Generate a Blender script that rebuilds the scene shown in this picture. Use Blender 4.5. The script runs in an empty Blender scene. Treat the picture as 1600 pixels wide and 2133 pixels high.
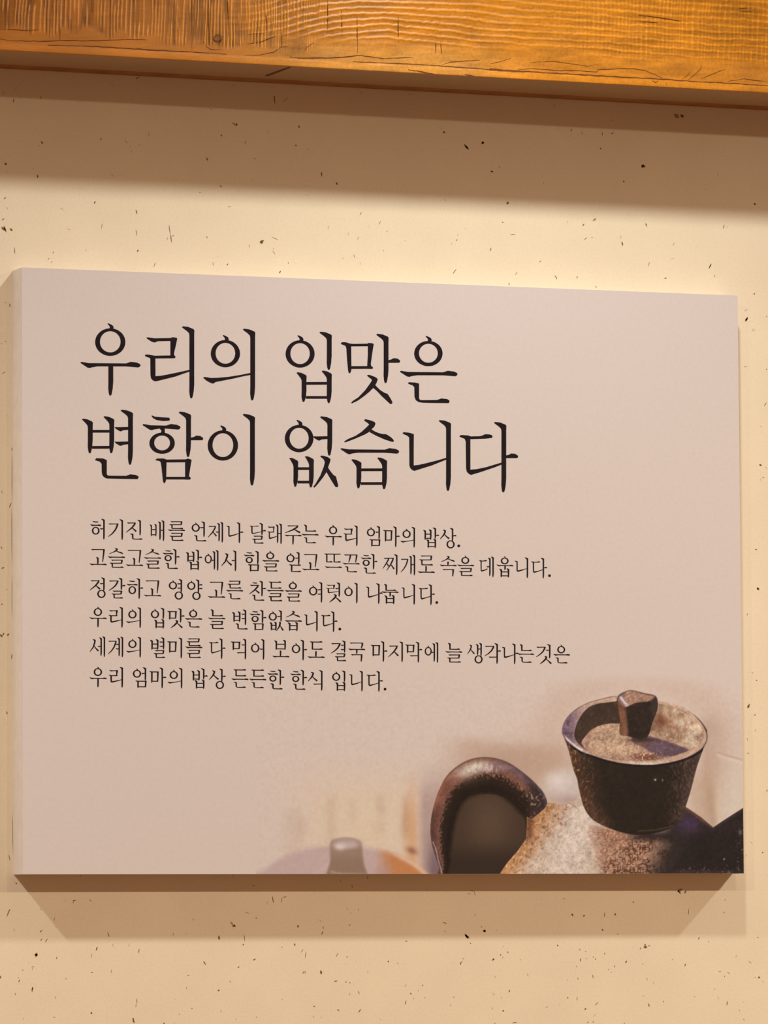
import bpy, bmesh, math, random
import numpy as np
from mathutils import Matrix, Vector

scene = bpy.context.scene
COL = scene.collection
random.seed(7)

# ------------------------------------------------------------------ settings
AMB = 0.285
NEAR = ((-1.37, 76.0), (0.10, 29.0), (1.50, 80.0))
FAR = ((-1.37, 85.0), (0.10, 32.0), (1.40, 180.0))
NEAR_CONE = 168
WALL_ALB = (0.80, 0.70, 0.55)
PANEL_ALB = (0.655, 0.60, 0.62)
PRINT_REF = (216.0, 188.0, 170.0)
WOOD_L = (0.45, 0.165, 0.020)
WOOD_R = (0.47, 0.178, 0.010)
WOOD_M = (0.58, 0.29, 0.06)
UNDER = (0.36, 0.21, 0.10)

# ------------------------------------------------------------------ camera
# world: x right along the wall, y into the wall (wall face at y = 0), z up.
FPX = 12000.0
CAM_ROT = np.array([[0.93019622, -0.36701384, -0.00598591],
                    [0.02200039, 0.07202342, -0.99716027],
                    [0.36640275, 0.92742302, 0.07507036]])
CAM_LOC = np.array([-2.05651836, -5.21675044, -0.35724829])
cam_data = bpy.data.cameras.new('camera')
cam = bpy.data.objects.new('camera', cam_data)
COL.objects.link(cam)
cam_data.sensor_fit = 'HORIZONTAL'
cam_data.sensor_width = 36.0
cam_data.lens = FPX / 1600.0 * 36.0
cam_data.clip_start = 0.05
cam_data.clip_end = 60
m = Matrix.Identity(4)
for i in range(3):
    m[i][0] = CAM_ROT[0][i]
    m[i][1] = -CAM_ROT[1][i]
    m[i][2] = -CAM_ROT[2][i]
    m[i][3] = CAM_LOC[i]
cam.matrix_world = m
scene.camera = cam

# ------------------------------------------------------------------ look
scene.view_settings.view_transform = 'Standard'
scene.view_settings.look = 'None'
scene.view_settings.gamma = 1.0
scene.view_settings.use_curve_mapping = False
scene.view_settings.exposure = 0.0

# ------------------------------------------------------------------ light
world = bpy.data.worlds.new('room_air')
scene.world = world
world.use_nodes = True
wb = world.node_tree.nodes['Background']
wb.inputs['Color'].default_value = (1.0, 0.52, 0.27, 1)      # warm light bounced round the room
wb.inputs['Strength'].default_value = AMB

def downlight(name, x, y, z, energy, cone, radius, color):
    ld = bpy.data.lights.new(name, 'SPOT')
    ld.energy = energy
    ld.spot_size = math.radians(cone)
    ld.spot_blend = 1.0
    ld.shadow_soft_size = radius
    ld.color = color
    ob = bpy.data.objects.new(name, ld)
    ob.location = (x, y, z)
    COL.objects.link(ob)
    return ob

WARM = (1.0, 1.0, 0.90)
WARM_FAR = (1.0, 0.84, 0.62)
for x, e in NEAR:
    downlight('downlight', x, -0.535, 0.885, e, NEAR_CONE, 0.030, WARM)
for x, e in FAR:
    downlight('downlight', x, -1.96, 0.905, e, 180, 0.02, WARM_FAR)

# ------------------------------------------------------------------ helpers
def proj(P):
    """world points (n,3) -> photo pixels"""
    c = (np.asarray(P, float) - CAM_LOC) @ CAM_ROT.T
    return 800 + FPX * c[:, 0] / c[:, 2], 1066.5 + FPX * c[:, 1] / c[:, 2]

def on_plane(x, y, py):
    """point of the plane y = py seen at photo pixel (x, y)"""
    d = CAM_ROT.T @ np.array([(x - 800) / FPX, (y - 1066.5) / FPX, 1.0])
    s = (py - CAM_LOC[1]) / d[1]
    p = CAM_LOC + s * d
    return (p[0], py, p[2])

def new_obj(name, verts, faces, mats, parent=None, mat_idx=None, smooth=False):
    me = bpy.data.meshes.new(name)
    me.from_pydata([tuple(v) for v in verts], [], faces)
    for mt in (mats if isinstance(mats, (list, tuple)) else [mats]):
        me.materials.append(mt)
    if mat_idx is not None:
        me.polygons.foreach_set('material_index', mat_idx)
    if smooth:
        me.polygons.foreach_set('use_smooth', [True] * len(me.polygons))
    me.update()
    ob = bpy.data.objects.new(name, me)
    COL.objects.link(ob)
    if parent is not None:
        ob.parent = parent
    return ob

def tag(o, label=None, cat=None, kind=None):
    if label: o['label'] = label
    if cat: o['category'] = cat
    if kind: o['kind'] = kind
    return o

def empty(name, loc=(0, 0, 0)):
    o = bpy.data.objects.new(name, None)
    o.empty_display_size = 0.05
    o.location = loc
    COL.objects.link(o)
    return o

def box(x0, x1, y0, y1, z0, z1):
    v = [(x0, y0, z0), (x1, y0, z0), (x1, y1, z0), (x0, y1, z0),
         (x0, y0, z1), (x1, y0, z1), (x1, y1, z1), (x0, y1, z1)]
    f = [(0, 3, 2, 1), (4, 5, 6, 7), (0, 1, 5, 4), (1, 2, 6, 5), (2, 3, 7, 6), (3, 0, 4, 7)]
    return v, f

def lin(c):
    c = np.asarray(c, float) / 255.0
    return np.where(c <= 0.04045, c / 12.92, ((c + 0.055) / 1.055) ** 2.4)

def material(name):
    mt = bpy.data.materials.new(name)
    mt.use_nodes = True
    nt = mt.node_tree
    return mt, nt, nt.nodes['Principled BSDF']

def node(nt, typ, **kw):
    n = nt.nodes.new(typ)
    for k, v in kw.items():
        if k in n.inputs.keys():
            n.inputs[k].default_value = v
        else:
            setattr(n, k, v)
    return n

# lattice noise for the modelled wood relief and for the printed picture
_rng = np.random.RandomState(11)
_LAT = _rng.rand(256, 256)
def vnoise(x, y, ox=0.0, oy=0.0):
    x = x + ox; y = y + oy
    xi = np.floor(x).astype(int); yi = np.floor(y).astype(int)
    fx = x - xi; fy = y - yi
    fx = fx * fx * (3 - 2 * fx); fy = fy * fy * (3 - 2 * fy)
    a = _LAT[yi & 255, xi & 255]; b = _LAT[yi & 255, (xi + 1) & 255]
    c = _LAT[(yi + 1) & 255, xi & 255]; d = _LAT[(yi + 1) & 255, (xi + 1) & 255]
    return (a * (1 - fx) + b * fx) * (1 - fy) + (c * (1 - fx) + d * fx) * fy
def fbm(x, y, s, oct=3, o=0.0):
    r = 0; a = 1.0; t = 0
    for k in range(oct):
        r = r + a * vnoise(x / s, y / s, 17.3 * k + o, 9.1 * k + o * 1.7); t += a
        a *= 0.5; s = s * 0.5
    return r / t
def sstep(a, b, x):
    t = np.clip((x - a) / (b - a), 0, 1)
    return t * t * (3 - 2 * t)

# ------------------------------------------------------------------ materials
def paper_material():
    mt, nt, bs = material('hanji_wallpaper')
    tc = node(nt, 'ShaderNodeTexCoord')
    n1 = node(nt, 'ShaderNodeTexNoise', Scale=14.0, Detail=5.0, Roughness=0.6)
    n2 = node(nt, 'ShaderNodeTexNoise', Scale=420.0, Detail=4.0, Roughness=0.7)
    r1 = node(nt, 'ShaderNodeValToRGB')
    r1.color_ramp.elements[0].position = 0.3; r1.color_ramp.elements[0].color = (*[c * 0.95 for c in WALL_ALB], 1)
    r1.color_ramp.elements[1].position = 0.7; r1.color_ramp.elements[1].color = (*WALL_ALB, 1)
    mx = node(nt, 'ShaderNodeMix', data_type='RGBA', blend_type='MULTIPLY')
    mx.inputs['Factor'].default_value = 1.0
    r2 = node(nt, 'ShaderNodeValToRGB')
    r2.color_ramp.elements[0].position = 0.28; r2.color_ramp.elements[0].color = (0.94, 0.93, 0.915, 1)
    r2.color_ramp.elements[1].position = 0.55; r2.color_ramp.elements[1].color = (1, 1, 1, 1)
    bp = node(nt, 'ShaderNodeBump', Strength=0.12, Distance=0.0006)
    L = nt.links.new
    L(tc.outputs['Object'], n1.inputs['Vector']); L(tc.outputs['Object'], n2.inputs['Vector'])
    L(n1.outputs['Fac'], r1.inputs['Fac']); L(n2.outputs['Fac'], r2.inputs['Fac'])
    L(r1.outputs['Color'], mx.inputs['A']); L(r2.outputs['Color'], mx.inputs['B'])
    L(mx.outputs['Result'], bs.inputs['Base Color'])
    L(n2.outputs['Fac'], bp.inputs['Height']); L(bp.outputs['Normal'], bs.inputs['Normal'])
    bs.inputs['Roughness'].default_value = 0.9
    bs.inputs['Specular IOR Level'].default_value = 0.15
    return mt

def flat_material(name, col, rough=0.85, spec=0.1, noise_scale=60.0, amt=0.25):
    mt, nt, bs = material(name)
    tc = node(nt, 'ShaderNodeTexCoord')
    n1 = node(nt, 'ShaderNodeTexNoise', Scale=noise_scale, Detail=4.0)
    r1 = node(nt, 'ShaderNodeValToRGB')
    r1.color_ramp.elements[0].position = 0.3; r1.color_ramp.elements[0].color = (*[c * (1 - amt) for c in col], 1)
    r1.color_ramp.elements[1].position = 0.7; r1.color_ramp.elements[1].color = (*[min(1, c * (1 + amt)) for c in col], 1)
    nt.links.new(tc.outputs['Object'], n1.inputs['Vector'])
    nt.links.new(n1.outputs['Fac'], r1.inputs['Fac'])
    nt.links.new(r1.outputs['Color'], bs.inputs['Base Color'])
    bs.inputs['Roughness'].default_value = rough
    bs.inputs['Specular IOR Level'].default_value = spec
    return mt

def print_material():
    """canvas print: ink colour per vertex, with the faint mottling of the canvas"""
    mt, nt, bs = material('printed_canvas')
    at = node(nt, 'ShaderNodeAttribute', attribute_name='ink')
    tc = node(nt, 'ShaderNodeTexCoord')
    n1 = node(nt, 'ShaderNodeTexNoise', Scale=260.0, Detail=5.0, Roughness=0.7)
    r1 = node(nt, 'ShaderNodeValToRGB')
    r1.color_ramp.elements[0].position = 0.3; r1.color_ramp.elements[0].color = (0.95, 0.945, 0.93, 1)
    r1.color_ramp.elements[1].position = 0.7; r1.color_ramp.elements[1].color = (1.0, 1.0, 1.0, 1)
    mx = node(nt, 'ShaderNodeMix', data_type='RGBA', blend_type='MULTIPLY')
    mx.inputs['Factor'].default_value = 1.0
    L = nt.links.new
    L(tc.outputs['Object'], n1.inputs['Vector']); L(n1.outputs['Fac'], r1.inputs['Fac'])
    L(at.outputs['Color'], mx.inputs['A']); L(r1.outputs['Color'], mx.inputs['B'])
    L(mx.outputs['Result'], bs.inputs['Base Color'])
    bs.inputs['Roughness'].default_value = 0.75
    bs.inputs['Specular IOR Level'].default_value = 0.12
    return mt

def wood_material():
    mt, nt, bs = material('varnished_pine')
    at = node(nt, 'ShaderNodeAttribute', attribute_name='stain_and_light')
    tc = node(nt, 'ShaderNodeTexCoord')
    mp = node(nt, 'ShaderNodeMapping')
    mp.inputs['Scale'].default_value = (18.0, 60.0, 160.0)
    n1 = node(nt, 'ShaderNodeTexNoise', Scale=6.0, Detail=6.0, Roughness=0.65)
    r1 = node(nt, 'ShaderNodeValToRGB')
    r1.color_ramp.elements[0].position = 0.25; r1.color_ramp.elements[0].color = (0.82, 0.78, 0.72, 1)
    r1.color_ramp.elements[1].position = 0.7; r1.color_ramp.elements[1].color = (1.0, 1.0, 1.0, 1)
    mx = node(nt, 'ShaderNodeMix', data_type='RGBA', blend_type='MULTIPLY')
    mx.inputs['Factor'].default_value = 1.0
    L = nt.links.new
    L(tc.outputs['Object'], mp.inputs['Vector']); L(mp.outputs['Vector'], n1.inputs['Vector'])
    L(n1.outputs['Fac'], r1.inputs['Fac'])
    L(at.outputs['Color'], mx.inputs['A']); L(r1.outputs['Color'], mx.inputs['B'])
    L(mx.outputs['Result'], bs.inputs['Base Color'])
    bs.inputs['Roughness'].default_value = 0.42
    bs.inputs['Specular IOR Level'].default_value = 0.28
    return mt

M_PAPER = paper_material()
M_FLECK = flat_material('bark_fleck', (0.17, 0.105, 0.058))
M_FLECK2 = flat_material('pale_bark_fleck', (0.36, 0.25, 0.15))
M_PRINT = print_material()
M_SIDE = flat_material('canvas_edge', (0.66, 0.59, 0.56), noise_scale=90, amt=0.04)
M_INK = flat_material('black_ink', (0.013, 0.0085, 0.0125), rough=0.7, amt=0.2)
M_WOOD = wood_material()
M_CRACK = flat_material('wood_crack', (0.13, 0.045, 0.014))
M_STRIP = flat_material('dark_brown_wood', (0.30, 0.125, 0.035), rough=0.6, noise_scale=40, amt=0.2)  # darker brown than the rest of the underside

def set_color(ob, name, cols):
    """per-vertex colour (n,3), linear"""
    me = ob.data
    at = me.color_attributes.new(name, 'FLOAT_COLOR', 'POINT')
    buf = np.ones((len(me.vertices), 4), np.float32)
    buf[:, :3] = cols
    at.data.foreach_set('color', buf.ravel())

# ------------------------------------------------------------------ wall
Z_BEAM = 0.47995733          # underside of the beam at x = 0
SLOPE = -0.00200832
B_DEPTH = 0.11435
wv = [(-2.6, 0, -1.7), (2.6, 0, -1.7), (2.6, 0, 1.1), (-2.6, 0, 1.1),
      (-2.6, 0.12, -1.7), (2.6, 0.12, -1.7), (2.6, 0.12, 1.1), (-2.6, 0.12, 1.1)]
wf = [(0, 1, 2, 3), (5, 4, 7, 6), (4, 0, 3, 7), (1, 5, 6, 2), (3, 2, 6, 7), (4, 5, 1, 0)]
wi = [0] * 6
def fleck(x0, y0, x1, y1, w, pale=False):
    """a sliver of bark pressed in the paper, given by its ends and width in photo pixels"""
    a = np.array((x0, y0), float); b = np.array((x1, y1), float)
    d = b - a; l = max(np.hypot(*d), 0.5); d /= l; n = np.array((-d[1], d[0]))
    w *= 0.88
    j = lambda s: random.uniform(0.75, 1.25) * s
    pts = [a - d * 0.4, a + d * l * 0.25 + n * j(w * .42), a + d * l * .65 + n * j(w * .5),
           b + d * 0.4, a + d * l * .7 - n * j(w * .45), a + d * l * .3 - n * j(w * .5)]
    k = len(wv)
    for p in pts:
        q = on_plane(p[0], p[1], -0.00012)
        wv.append(q)
    wf.append(tuple(range(k + 5, k - 1, -1))); wi.append(2 if pale else 1)
FLECKS = """
28 207 29 212 2.2|84 200 87 207 1.4|27 215 30 205 1.2|282 165 290 160 1.6|285 164 287 161 1.5|571 199 573 218 2|590 212 600 203 1.6 p|233 172 234 179 1.2 p
484 255 492 262 3.5 p|492 257 494 262 4|622 262 624 266 4|209 293 212 287 1.6|86 294 89 300 5 p|460 280 462 284 3|616 301 617 305 3|510 300 512 293 1.6 p|430 328 433 335 2.5|528 330 534 331 1.6 p|10 339 14 344 4|78 364 79 371 3.5|669 358 671 368 3|700 380 703 385 4|458 386 462 390 3 p|415 400 418 401 1.5|8 415 12 411 2|196 424 199 419 3|283 437 286 446 2.5|4 459 9 455 2|3 473 12 480 6|8 470 13 484 3|21 476 26 481 5|283 478 285 491 1.6|352 468 355 490 1.8|355 488 358 507 2|358 492 363 490 1.5|541 505 550 501 5|543 508 548 503 4|30 515 31 529 1.6|286 525 288 520 3|213 465 211 478 1.2 p|348 500 349 494 1.5 p|430 492 432 496 2 p|110 528 112 524 1.4|100 541 103 537 1.2|320 557 324 546 1.2|473 553 475 549 2.5|568 522 573 530 1.2 p|580 500 565 493 1.2 p|737 530 739 537 1.2|582 569 585 564 2.5|600 546 601 549 1.5|750 448 753 441 1.5|685 470 683 478 1 p|745 500 747 492 1 p|790 468 793 460 1.2
923 274 927 277 4|967 300 975 311 5|970 303 977 312 3|1004 295 1008 299 5|1003 300 1008 295 4|1022 357 1028 358 4|1040 347 1041 349 2|1056 426 1059 420 5|1188 274 1192 268 2|1211 274 1214 280 1.5 p|1255 275 1255 283 1.5|1273 279 1279 276 2|1250 308 1252 311 3|1336 344 1345 348 5|1337 350 1341 342 4|1299 376 1300 380 3|1405 237 1414 246 9 p|1418 239 1424 244 6|1571 423 1574 427 5|1214 471 1217 466 2.5|1235 460 1242 455 4 p|1345 465 1348 472 2|1507 477 1509 468 1.6|806 480 807 484 2 p|1063 489 1074 488 1.6|1046 462 1049 464 2|1022 523 1023 515 2|950 502 953 498 1.5|1217 500 1223 494 1.4|1232 495 1235 494 1|1295 503 1298 512 3|1293 490 1294 498 1.2 p|1351 555 1353 545 1.2|1477 560 1481 550 2.5|1479 556 1482 549 2|943 571 951 560 1.8|1124 546 1127 543 2|1158 575 1160 582 1.8|1155 574 1158 577 1.5|1202 580 1203 575 2|1073 573 1078 566 1.2|1060 595 1061 588 1.5|1240 595 1243 600 1.2|1384 580 1389 579 2|1488 578 1490 572 1.2|940 510 942 505 1 p|1405 505 1402 512 1 p
1570 612 1573 612 3|1553 670 1558 660 4.5|1554 668 1557 662 3|1568 690 1569 684 1.3 p|1550 765 1557 762 1.6 p|1597 768 1597 770 2.5|1592 846 1597 838 1.8|1585 888 1586 889 2|1582 968 1587 969 4|1589 994 1592 995 2|1573 1144 1577 1145 2|1597 658 1598 660 2|1577 1224 1582 1228 3.5|1580 1229 1577 1224 3|1575 1417 1578 1417 2.5|1557 1474 1562 1466 3.5|1558 1475 1561 1470 3|1572 1491 1574 1487 1.8|1556 1570 1561 1568 1.6 p|1597 1650 1599 1644 1.8|1588 1775 1590 1776 3|1574 1518 1574 1524 1 p
20 632 21 640 2.2|11 628 12 632 1.2 p|10 712 13 711 1.8 p|3 716 4 716 2|25 932 25 940 1.6|19 1058 24 1046 1.6|3 1022 5 1028 1.6 p|1 1138 5 1143 1.6|3 1184 9 1182 2.5|3 1259 5 1258 2.5|0 1321 5 1327 4|5 1324 9 1318 3|15 1324 19 1320 3.5|24 1374 25 1362 1.8|14 1481 15 1488 2|18 1780 21 1793 1.4|25 1195 25 1290 0.9|24 1050 25 1180 0.9|26 1690 27 1780 0.9|25 940 25 1045 0.9
14 1910 20 1894 1.8|19 1898 21 1894 1.6|33 1839 35 1841 3.5|151 1876 159 1875 2|152 1882 154 1876 1.2|112 1918 115 1910 1.4 p|83 1942 88 1937 2|84 1960 88 1955 1.4|94 1963 99 1955 1.8|72 1988 79 1990 7 p|74 1994 77 1984 5 p|224 1941 228 1952 1.8|234 1965 236 1972 1 p|200 1980 203 1972 2.5|191 1986 191 1995 1|289 1986 290 1976 1.4|117 1993 119 1998 1.5|60 2005 60 2006 1.5|66 2013 71 2014 1.6 p|47 2022 48 2019 1.5|39 2046 41 2040 1.8|38 2035 38 2038 1|0 2039 2 2032 2.5|67 2066 68 2055 3|68 2060 69 2058 3.5|31 2068 33 2073 1.4|115 2081 116 2074 1 p|189 2025 194 2026 1.5|136 2040 139 2037 1.3 p|189 2111 192 2109 4.5|277 2122 280 2131 3.5|276 2121 279 2123 3|340 2131 343 2132 3|285 2080 285 2090 2 p|283 2098 284 2090 1.4 p|424 2002 429 2010 2.4|455 1951 458 1957 4|456 1949 457 1952 3|480 1920 486 1928 4 p|484 1930 490 1927 4|487 1925 491 1931 3 p|509 1947 510 1961 1.3|506 1969 508 1966 3|527 2000 533 1997 2.6|495 2016 499 2013 2.5 p|479 2043 480 2046 1.8|454 2062 457 2064 4|399 2100 401 2101 1.8|373 2112 374 2113 1.8|534 2118 535 2119 2|533 1910 535 1914 2 p|511 1900 520 1903 1.2 p|361 1942 361 1950 1.2 p|110 2118 116 2119 1.2 p
567 1866 570 1881 2|586 1880 588 1870 1.3|589 1870 597 1867 1.6|556 1884 558 1878 1 p|620 1927 622 1932 4|613 1965 615 1970 3|673 1929 674 1935 1.3|670 1947 673 1939 2|587 1973 588 1973 2.6|627 1984 632 1977 1|636 1996 638 1981 1.3|700 1993 705 1984 1.3|722 1994 724 1992 2|668 2021 670 2029 4.5|631 2028 633 2023 1.6|635 2022 636 2028 1.2|696 2044 703 2043 2.6|720 2045 722 2046 2.4|728 2047 730 2047 1.8|746 2064 749 2071 1.4|728 2074 729 2068 1.2 p|653 2095 656 2097 2.5|702 2102 707 2106 2|747 2109 752 2102 2.4|793 2123 793 2124 2|746 1892 748 1897 1.3 p|730 1903 731 1901 1.4 p|727 1929 730 1925 2.4 p|808 2001 810 2004 2.5|828 2005 830 2008 1.4 p|845 1961 848 1960 2.5 p|766 2024 767 2023 1.8|844 2093 846 2083 1.6|855 2068 857 2071 3|880 2054 881 2051 2.2|885 2078 886 2078 2|945 2078 946 2076 1.6|843 2055 847 2050 1 p|958 2008 964 2001 1.4|960 2010 959 2005 1.6|964 1998 966 1996 1.6|923 1921 931 1924 1.8|968 1947 978 1954 5|969 1945 975 1956 4.5|980 1964 981 1966 2|1003 1930 1004 1931 3.2|1006 1938 1012 1941 5|1007 1940 1012 1937 5|1034 1938 1035 1938 1.8|1042 1988 1044 1990 3|1025 2000 1031 1998 2|1026 2001 1029 1995 2|1049 1971 1050 1971 1.6|1057 1982 1059 1985 1.8|1060 2067 1062 2062 2.4|1044 2078 1045 2078 2|1047 2105 1050 2106 3.4|980 1855 988 1857 1.3|988 1857 990 1866 1.3|1030 2131 1032 2132 2|527 1844 530 1845 2|733 1842 734 1850 1.2
1191 1903 1194 1908 3.4|1215 1909 1218 1906 3.4|1259 1911 1260 1900 1.4|1279 1903 1284 1906 2.4 p|1281 1907 1283 1902 1.8|1254 1935 1257 1939 2.4|1286 1946 1288 1945 1.8|1161 1968 1163 1971 2.4|1207 1976 1209 1980 1.4|1219 1982 1221 1982 1.8|1209 2003 1210 1996 2|1222 1995 1223 1998 1.3 p|1235 1993 1237 1994 2|1240 1999 1241 1996 2|1260 1988 1260 1984 1.8|1333 1978 1336 1973 1.4|1341 1973 1348 1972 6|1343 1966 1345 1970 3|1350 1969 1355 1971 1.6|1303 2006 1306 2001 3|1280 2015 1281 2010 1.6|1339 2007 1340 2009 1.6|1267 2019 1268 2020 1.6|1272 2026 1275 2024 1.2 p|1434 1907 1435 1892 1.2|1508 1902 1509 1899 1.6|1455 1957 1457 1952 2|1427 2013 1428 2007 2|1475 1961 1477 1961 1.5|1497 2024 1502 2023 1.4 p|1515 2025 1521 2028 1.2 p|1509 2033 1510 2034 2.4|1580 2037 1583 2035 4.4|1589 2043 1591 2047 1 p|1234 2034 1237 2036 2.6 p|1235 2033 1235 2030 1.4|1182 2041 1182 2042 1.5|1204 2040 1204 2037 1.6|1098 2028 1101 2034 1.2 p|1182 2077 1184 2080 2|1202 2076 1203 2084 1.8 p|1240 2094 1247 2087 2.4 p|1218 2103 1221 2100 3|1166 2091 1166 2092 1.6|1138 2098 1141 2097 2.2 p|1351 2090 1353 2097 2.4|1382 2087 1383 2085 1.8|1447 2077 1448 2076 1.8|1488 2059 1489 2061 1.4|1514 2094 1516 2085 2|1400 2000 1403 1997 1.2 p|1362 2050 1362 2046 1 p|1067 2131 1077 2129 1.6|1223 2131 1226 2128 1.6|1235 2129 1237 2128 2|1300 2132 1302 2131 1.6|1411 1857 1422 1852 7 p|1412 1854 1418 1862 4|1426 1861 1430 1855 3.5|1510 1874 1512 1874 2.4 p|1318 1880 1321 1878 3 p|1174 1871 1177 1873 2.4 p|1578 1952 1580 1953 1.8
"""
for ent in FLECKS.replace('\n', '|').split('|'):
    t = ent.split()
    if len(t) >= 5:
        fleck(*[float(v) for v in t[:5]], pale=len(t) > 5)
for k in range(520):                                   # the finest hairs of the paper
    x = random.uniform(-500, 2100); y = random.uniform(150, 2500)
    if 40 < x < 1540 and 560 < y < 1815: continue
    a = random.gauss(0, 0.7); l = random.uniform(2, 9)
    fleck(x, y, x + math.sin(a) * l, y + math.cos(a) * l, random.uniform(0.6, 1.3), pale=random.random() < 0.85)
for k in range(420):                                   # the same bark further along the wall
    x = random.uniform(-1700, 3300); y = random.uniform(230, 3300)
    if -10 < x < 1610 and y < 2140: continue
    a = random.gauss(0, 0.6); l = random.choice((3, 4, 6, 8, 12, 16)) * random.uniform(.6, 1.2)
    fleck(x, y, x + math.sin(a) * l, y + math.cos(a) * l, random.uniform(1.4, 4.0), pale=random.random() < 0.4)
wall = new_obj('wall_back', wv, wf, [M_PAPER, M_FLECK, M_FLECK2], mat_idx=wi)
tag(wall, 'cream wall papered with bark-flecked mulberry paper', 'wall', 'structure')
# ------------------------------------------------------------------ beam
beam = empty('wooden_beam', (0, -B_DEPTH / 2, Z_BEAM))
tag(beam, 'rough-sawn golden varnished wooden beam running along the top of the wall', 'beam', 'thing')
STRIP_D = 0.034
def zb(x): return Z_BEAM + SLOPE * x
def to_local(v): return [(a, b + B_DEPTH / 2, c - Z_BEAM) for a, b, c in v]

# relief of the sawn front face: a grid of about 1 mm
GX = np.linspace(-0.90, 0.90, 2301)
GZ = np.concatenate([[0.0, 0.0003, 0.0007, 0.0012], np.linspace(0.0034, 0.15, 150)])
XX, ZZ = np.meshgrid(GX, GZ)
P = np.stack([XX.ravel(), np.full(XX.size, -B_DEPTH), (zb(XX) + ZZ).ravel()], 1)
px, py = proj(P)
PXg = px.reshape(XX.shape); PYg = py.reshape(XX.shape)
Q = PYg - (106 + 0.055 * PXg)                 # rows above the lower edge (negative upwards)
lean = PXg + 0.03 * PYg + 3.0 * (vnoise(PXg / 60, PYg / 40) - 0.5)
def comb(u, p, o):                              # saw ridges: narrow crests, uneven spacing
    ph = u / p + 1.6 * vnoise(u / (p * 4.0), PYg * 0, o, 3.3)
    return (0.5 + 0.5 * np.cos(2 * np.pi * ph)) ** 4
crest = comb(lean, 8.0, 3.1) * sstep(0.22, 0.62, vnoise(lean / 9.0, PYg / 45, 3.1, 8.2)) * (1 - sstep(300, 420, PXg)) \
    + comb(lean, 6.0, 9.7) * sstep(0.25, 0.6, vnoise(lean / 7.0, PYg / 50, 13.1, 2.2)) * sstep(300, 420, PXg)
rid = crest - 0.35 + 0.5 * (vnoise(lean / 11.0, PYg / 120, 40.0, 1.0) - 0.5)
cut = -34 - 32 * (vnoise(PXg / 24, PXg * 0, 5.5, 2.0) - 0.2) + 8 * sstep(200, 500, PXg)
mleft = sstep(4, -10, Q - cut) * (1 - sstep(480, 760, PXg))
# growth rings, combed out by the saw
F = PYg - 0.02 * PXg + 34 * sstep(470, 800, PXg) * 0 - 55 * np.exp(-((PXg - 470) / 170.0) ** 2) \
    - 0.055 * np.maximum(PXg - 800, 0) + 9 * (vnoise(PXg / 210, PYg / 70, 2.2, 5.0) - 0.5) + 4 * vnoise(PXg / 50, PYg / 30)
Fw = F + 2.4 * (vnoise(PXg / 9, PYg / 9, 5.0, 7.0) - 0.5)
ring = 1.5 * (0.5 + 0.5 * np.cos(Fw * 2 * np.pi / 13.5)) ** 2 + 0.5 * (0.5 + 0.5 * np.cos(Fw * 2 * np.pi / 6.9 + 1.0)) ** 2 - 0.75
ringcut = sstep(-48, -78, Q + 16 * (vnoise(PXg / 90, PYg * 0, 7.0, 1.0) - 0.5))
mring = sstep(430, 680, PXg) * ringcut
fine = comb(lean, 8.3, 21.0) * (0.1 + 1.1 * vnoise(lean / 8, PYg / 16, 13.0, 3.0)) - 0.22
mfine = sstep(1080, 1350, PXg) * sstep(-40, -75, Q)
hi = np.clip(crest * 1.25 - 0.25, 0, 1) * (0.35 + 0.9 * vnoise(lean / 13.0, PYg / 60, 61.0, 17.0)) * mleft       # lamp highlights painted pale on the saw crests
pat = fbm(PXg, PYg, 90, 3, 4.0)
lump = fbm(PXg * 0.6, PYg, 34, 2, 9.0) - 0.5
fib = fbm(PXg / 7.0, PYg, 7, 2, 21.0) - 0.5
H = 0.00055 * rid * mleft + 0.0003 * hi + 0.00040 * ring * mring + 0.00030 * fine * mfine + 0.00005 * fine * (1 - mleft) \
    + 0.0011 * lump * sstep(400, 800, PXg) + 0.00007 * fib
edge_lip = sstep(-17, -14, Q)                  # sliver split off along the lower edge
H = H * (1 - 0.7 * edge_lip) + 0.0002 * edge_lip
fade = sstep(0.90, 0.86, np.abs(XX))
H = H * fade
rnd = np.where(ZZ < 0.0012, (1 - np.sqrt(np.clip(1 - (1 - ZZ / 0.0012) ** 2, 0, 1))) * 0.0010, 0)
Yg = -B_DEPTH - H + rnd
verts = np.stack([XX.ravel(), Yg.ravel(), (zb(XX) + ZZ).ravel()], 1)
# stain of the wood: browner to the left, honey to the right, lamp highlights painted on the saw ridges
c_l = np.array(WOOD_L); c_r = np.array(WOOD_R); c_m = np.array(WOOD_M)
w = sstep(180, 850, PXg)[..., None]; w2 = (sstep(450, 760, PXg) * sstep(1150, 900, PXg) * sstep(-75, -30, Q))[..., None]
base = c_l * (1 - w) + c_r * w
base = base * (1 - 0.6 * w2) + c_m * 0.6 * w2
grid = np.clip(ring, 0, 1) * np.clip(fine + .3, 0, 1) * mfine
val = 1 + 0.75 * (rid * mleft) + 0.20 * ring * mring * (0.6 + 0.8 * vnoise(PXg / 7, PYg / 9, 2.0, 2.0)) + 0.34 * fine * mfine + 0.25 * grid + 0.25 * (vnoise(PXg / 3.2, PYg / 3.2, 8.0, 8.0) - .5) * w[..., 0] \
    + 0.35 * (pat - 0.5) + 0.35 * fib * (0.4 + w[..., 0])
val = val * (1 + 0.16 * edge_lip)
dk = sstep(0.34, 0.22, vnoise(lean / 3.2, PYg / 60, 31.0, 7.0)) * mleft
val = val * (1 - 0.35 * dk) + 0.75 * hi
knot_d = np.hypot((PXg - 454) / 8.5, (PYg - 81) / 8.5)
val = val * (1 - 0.55 * np.exp(-((knot_d - 0.9) / 0.28) ** 2) - 0.25 * np.exp(-(knot_d / 0.6) ** 2))
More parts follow.
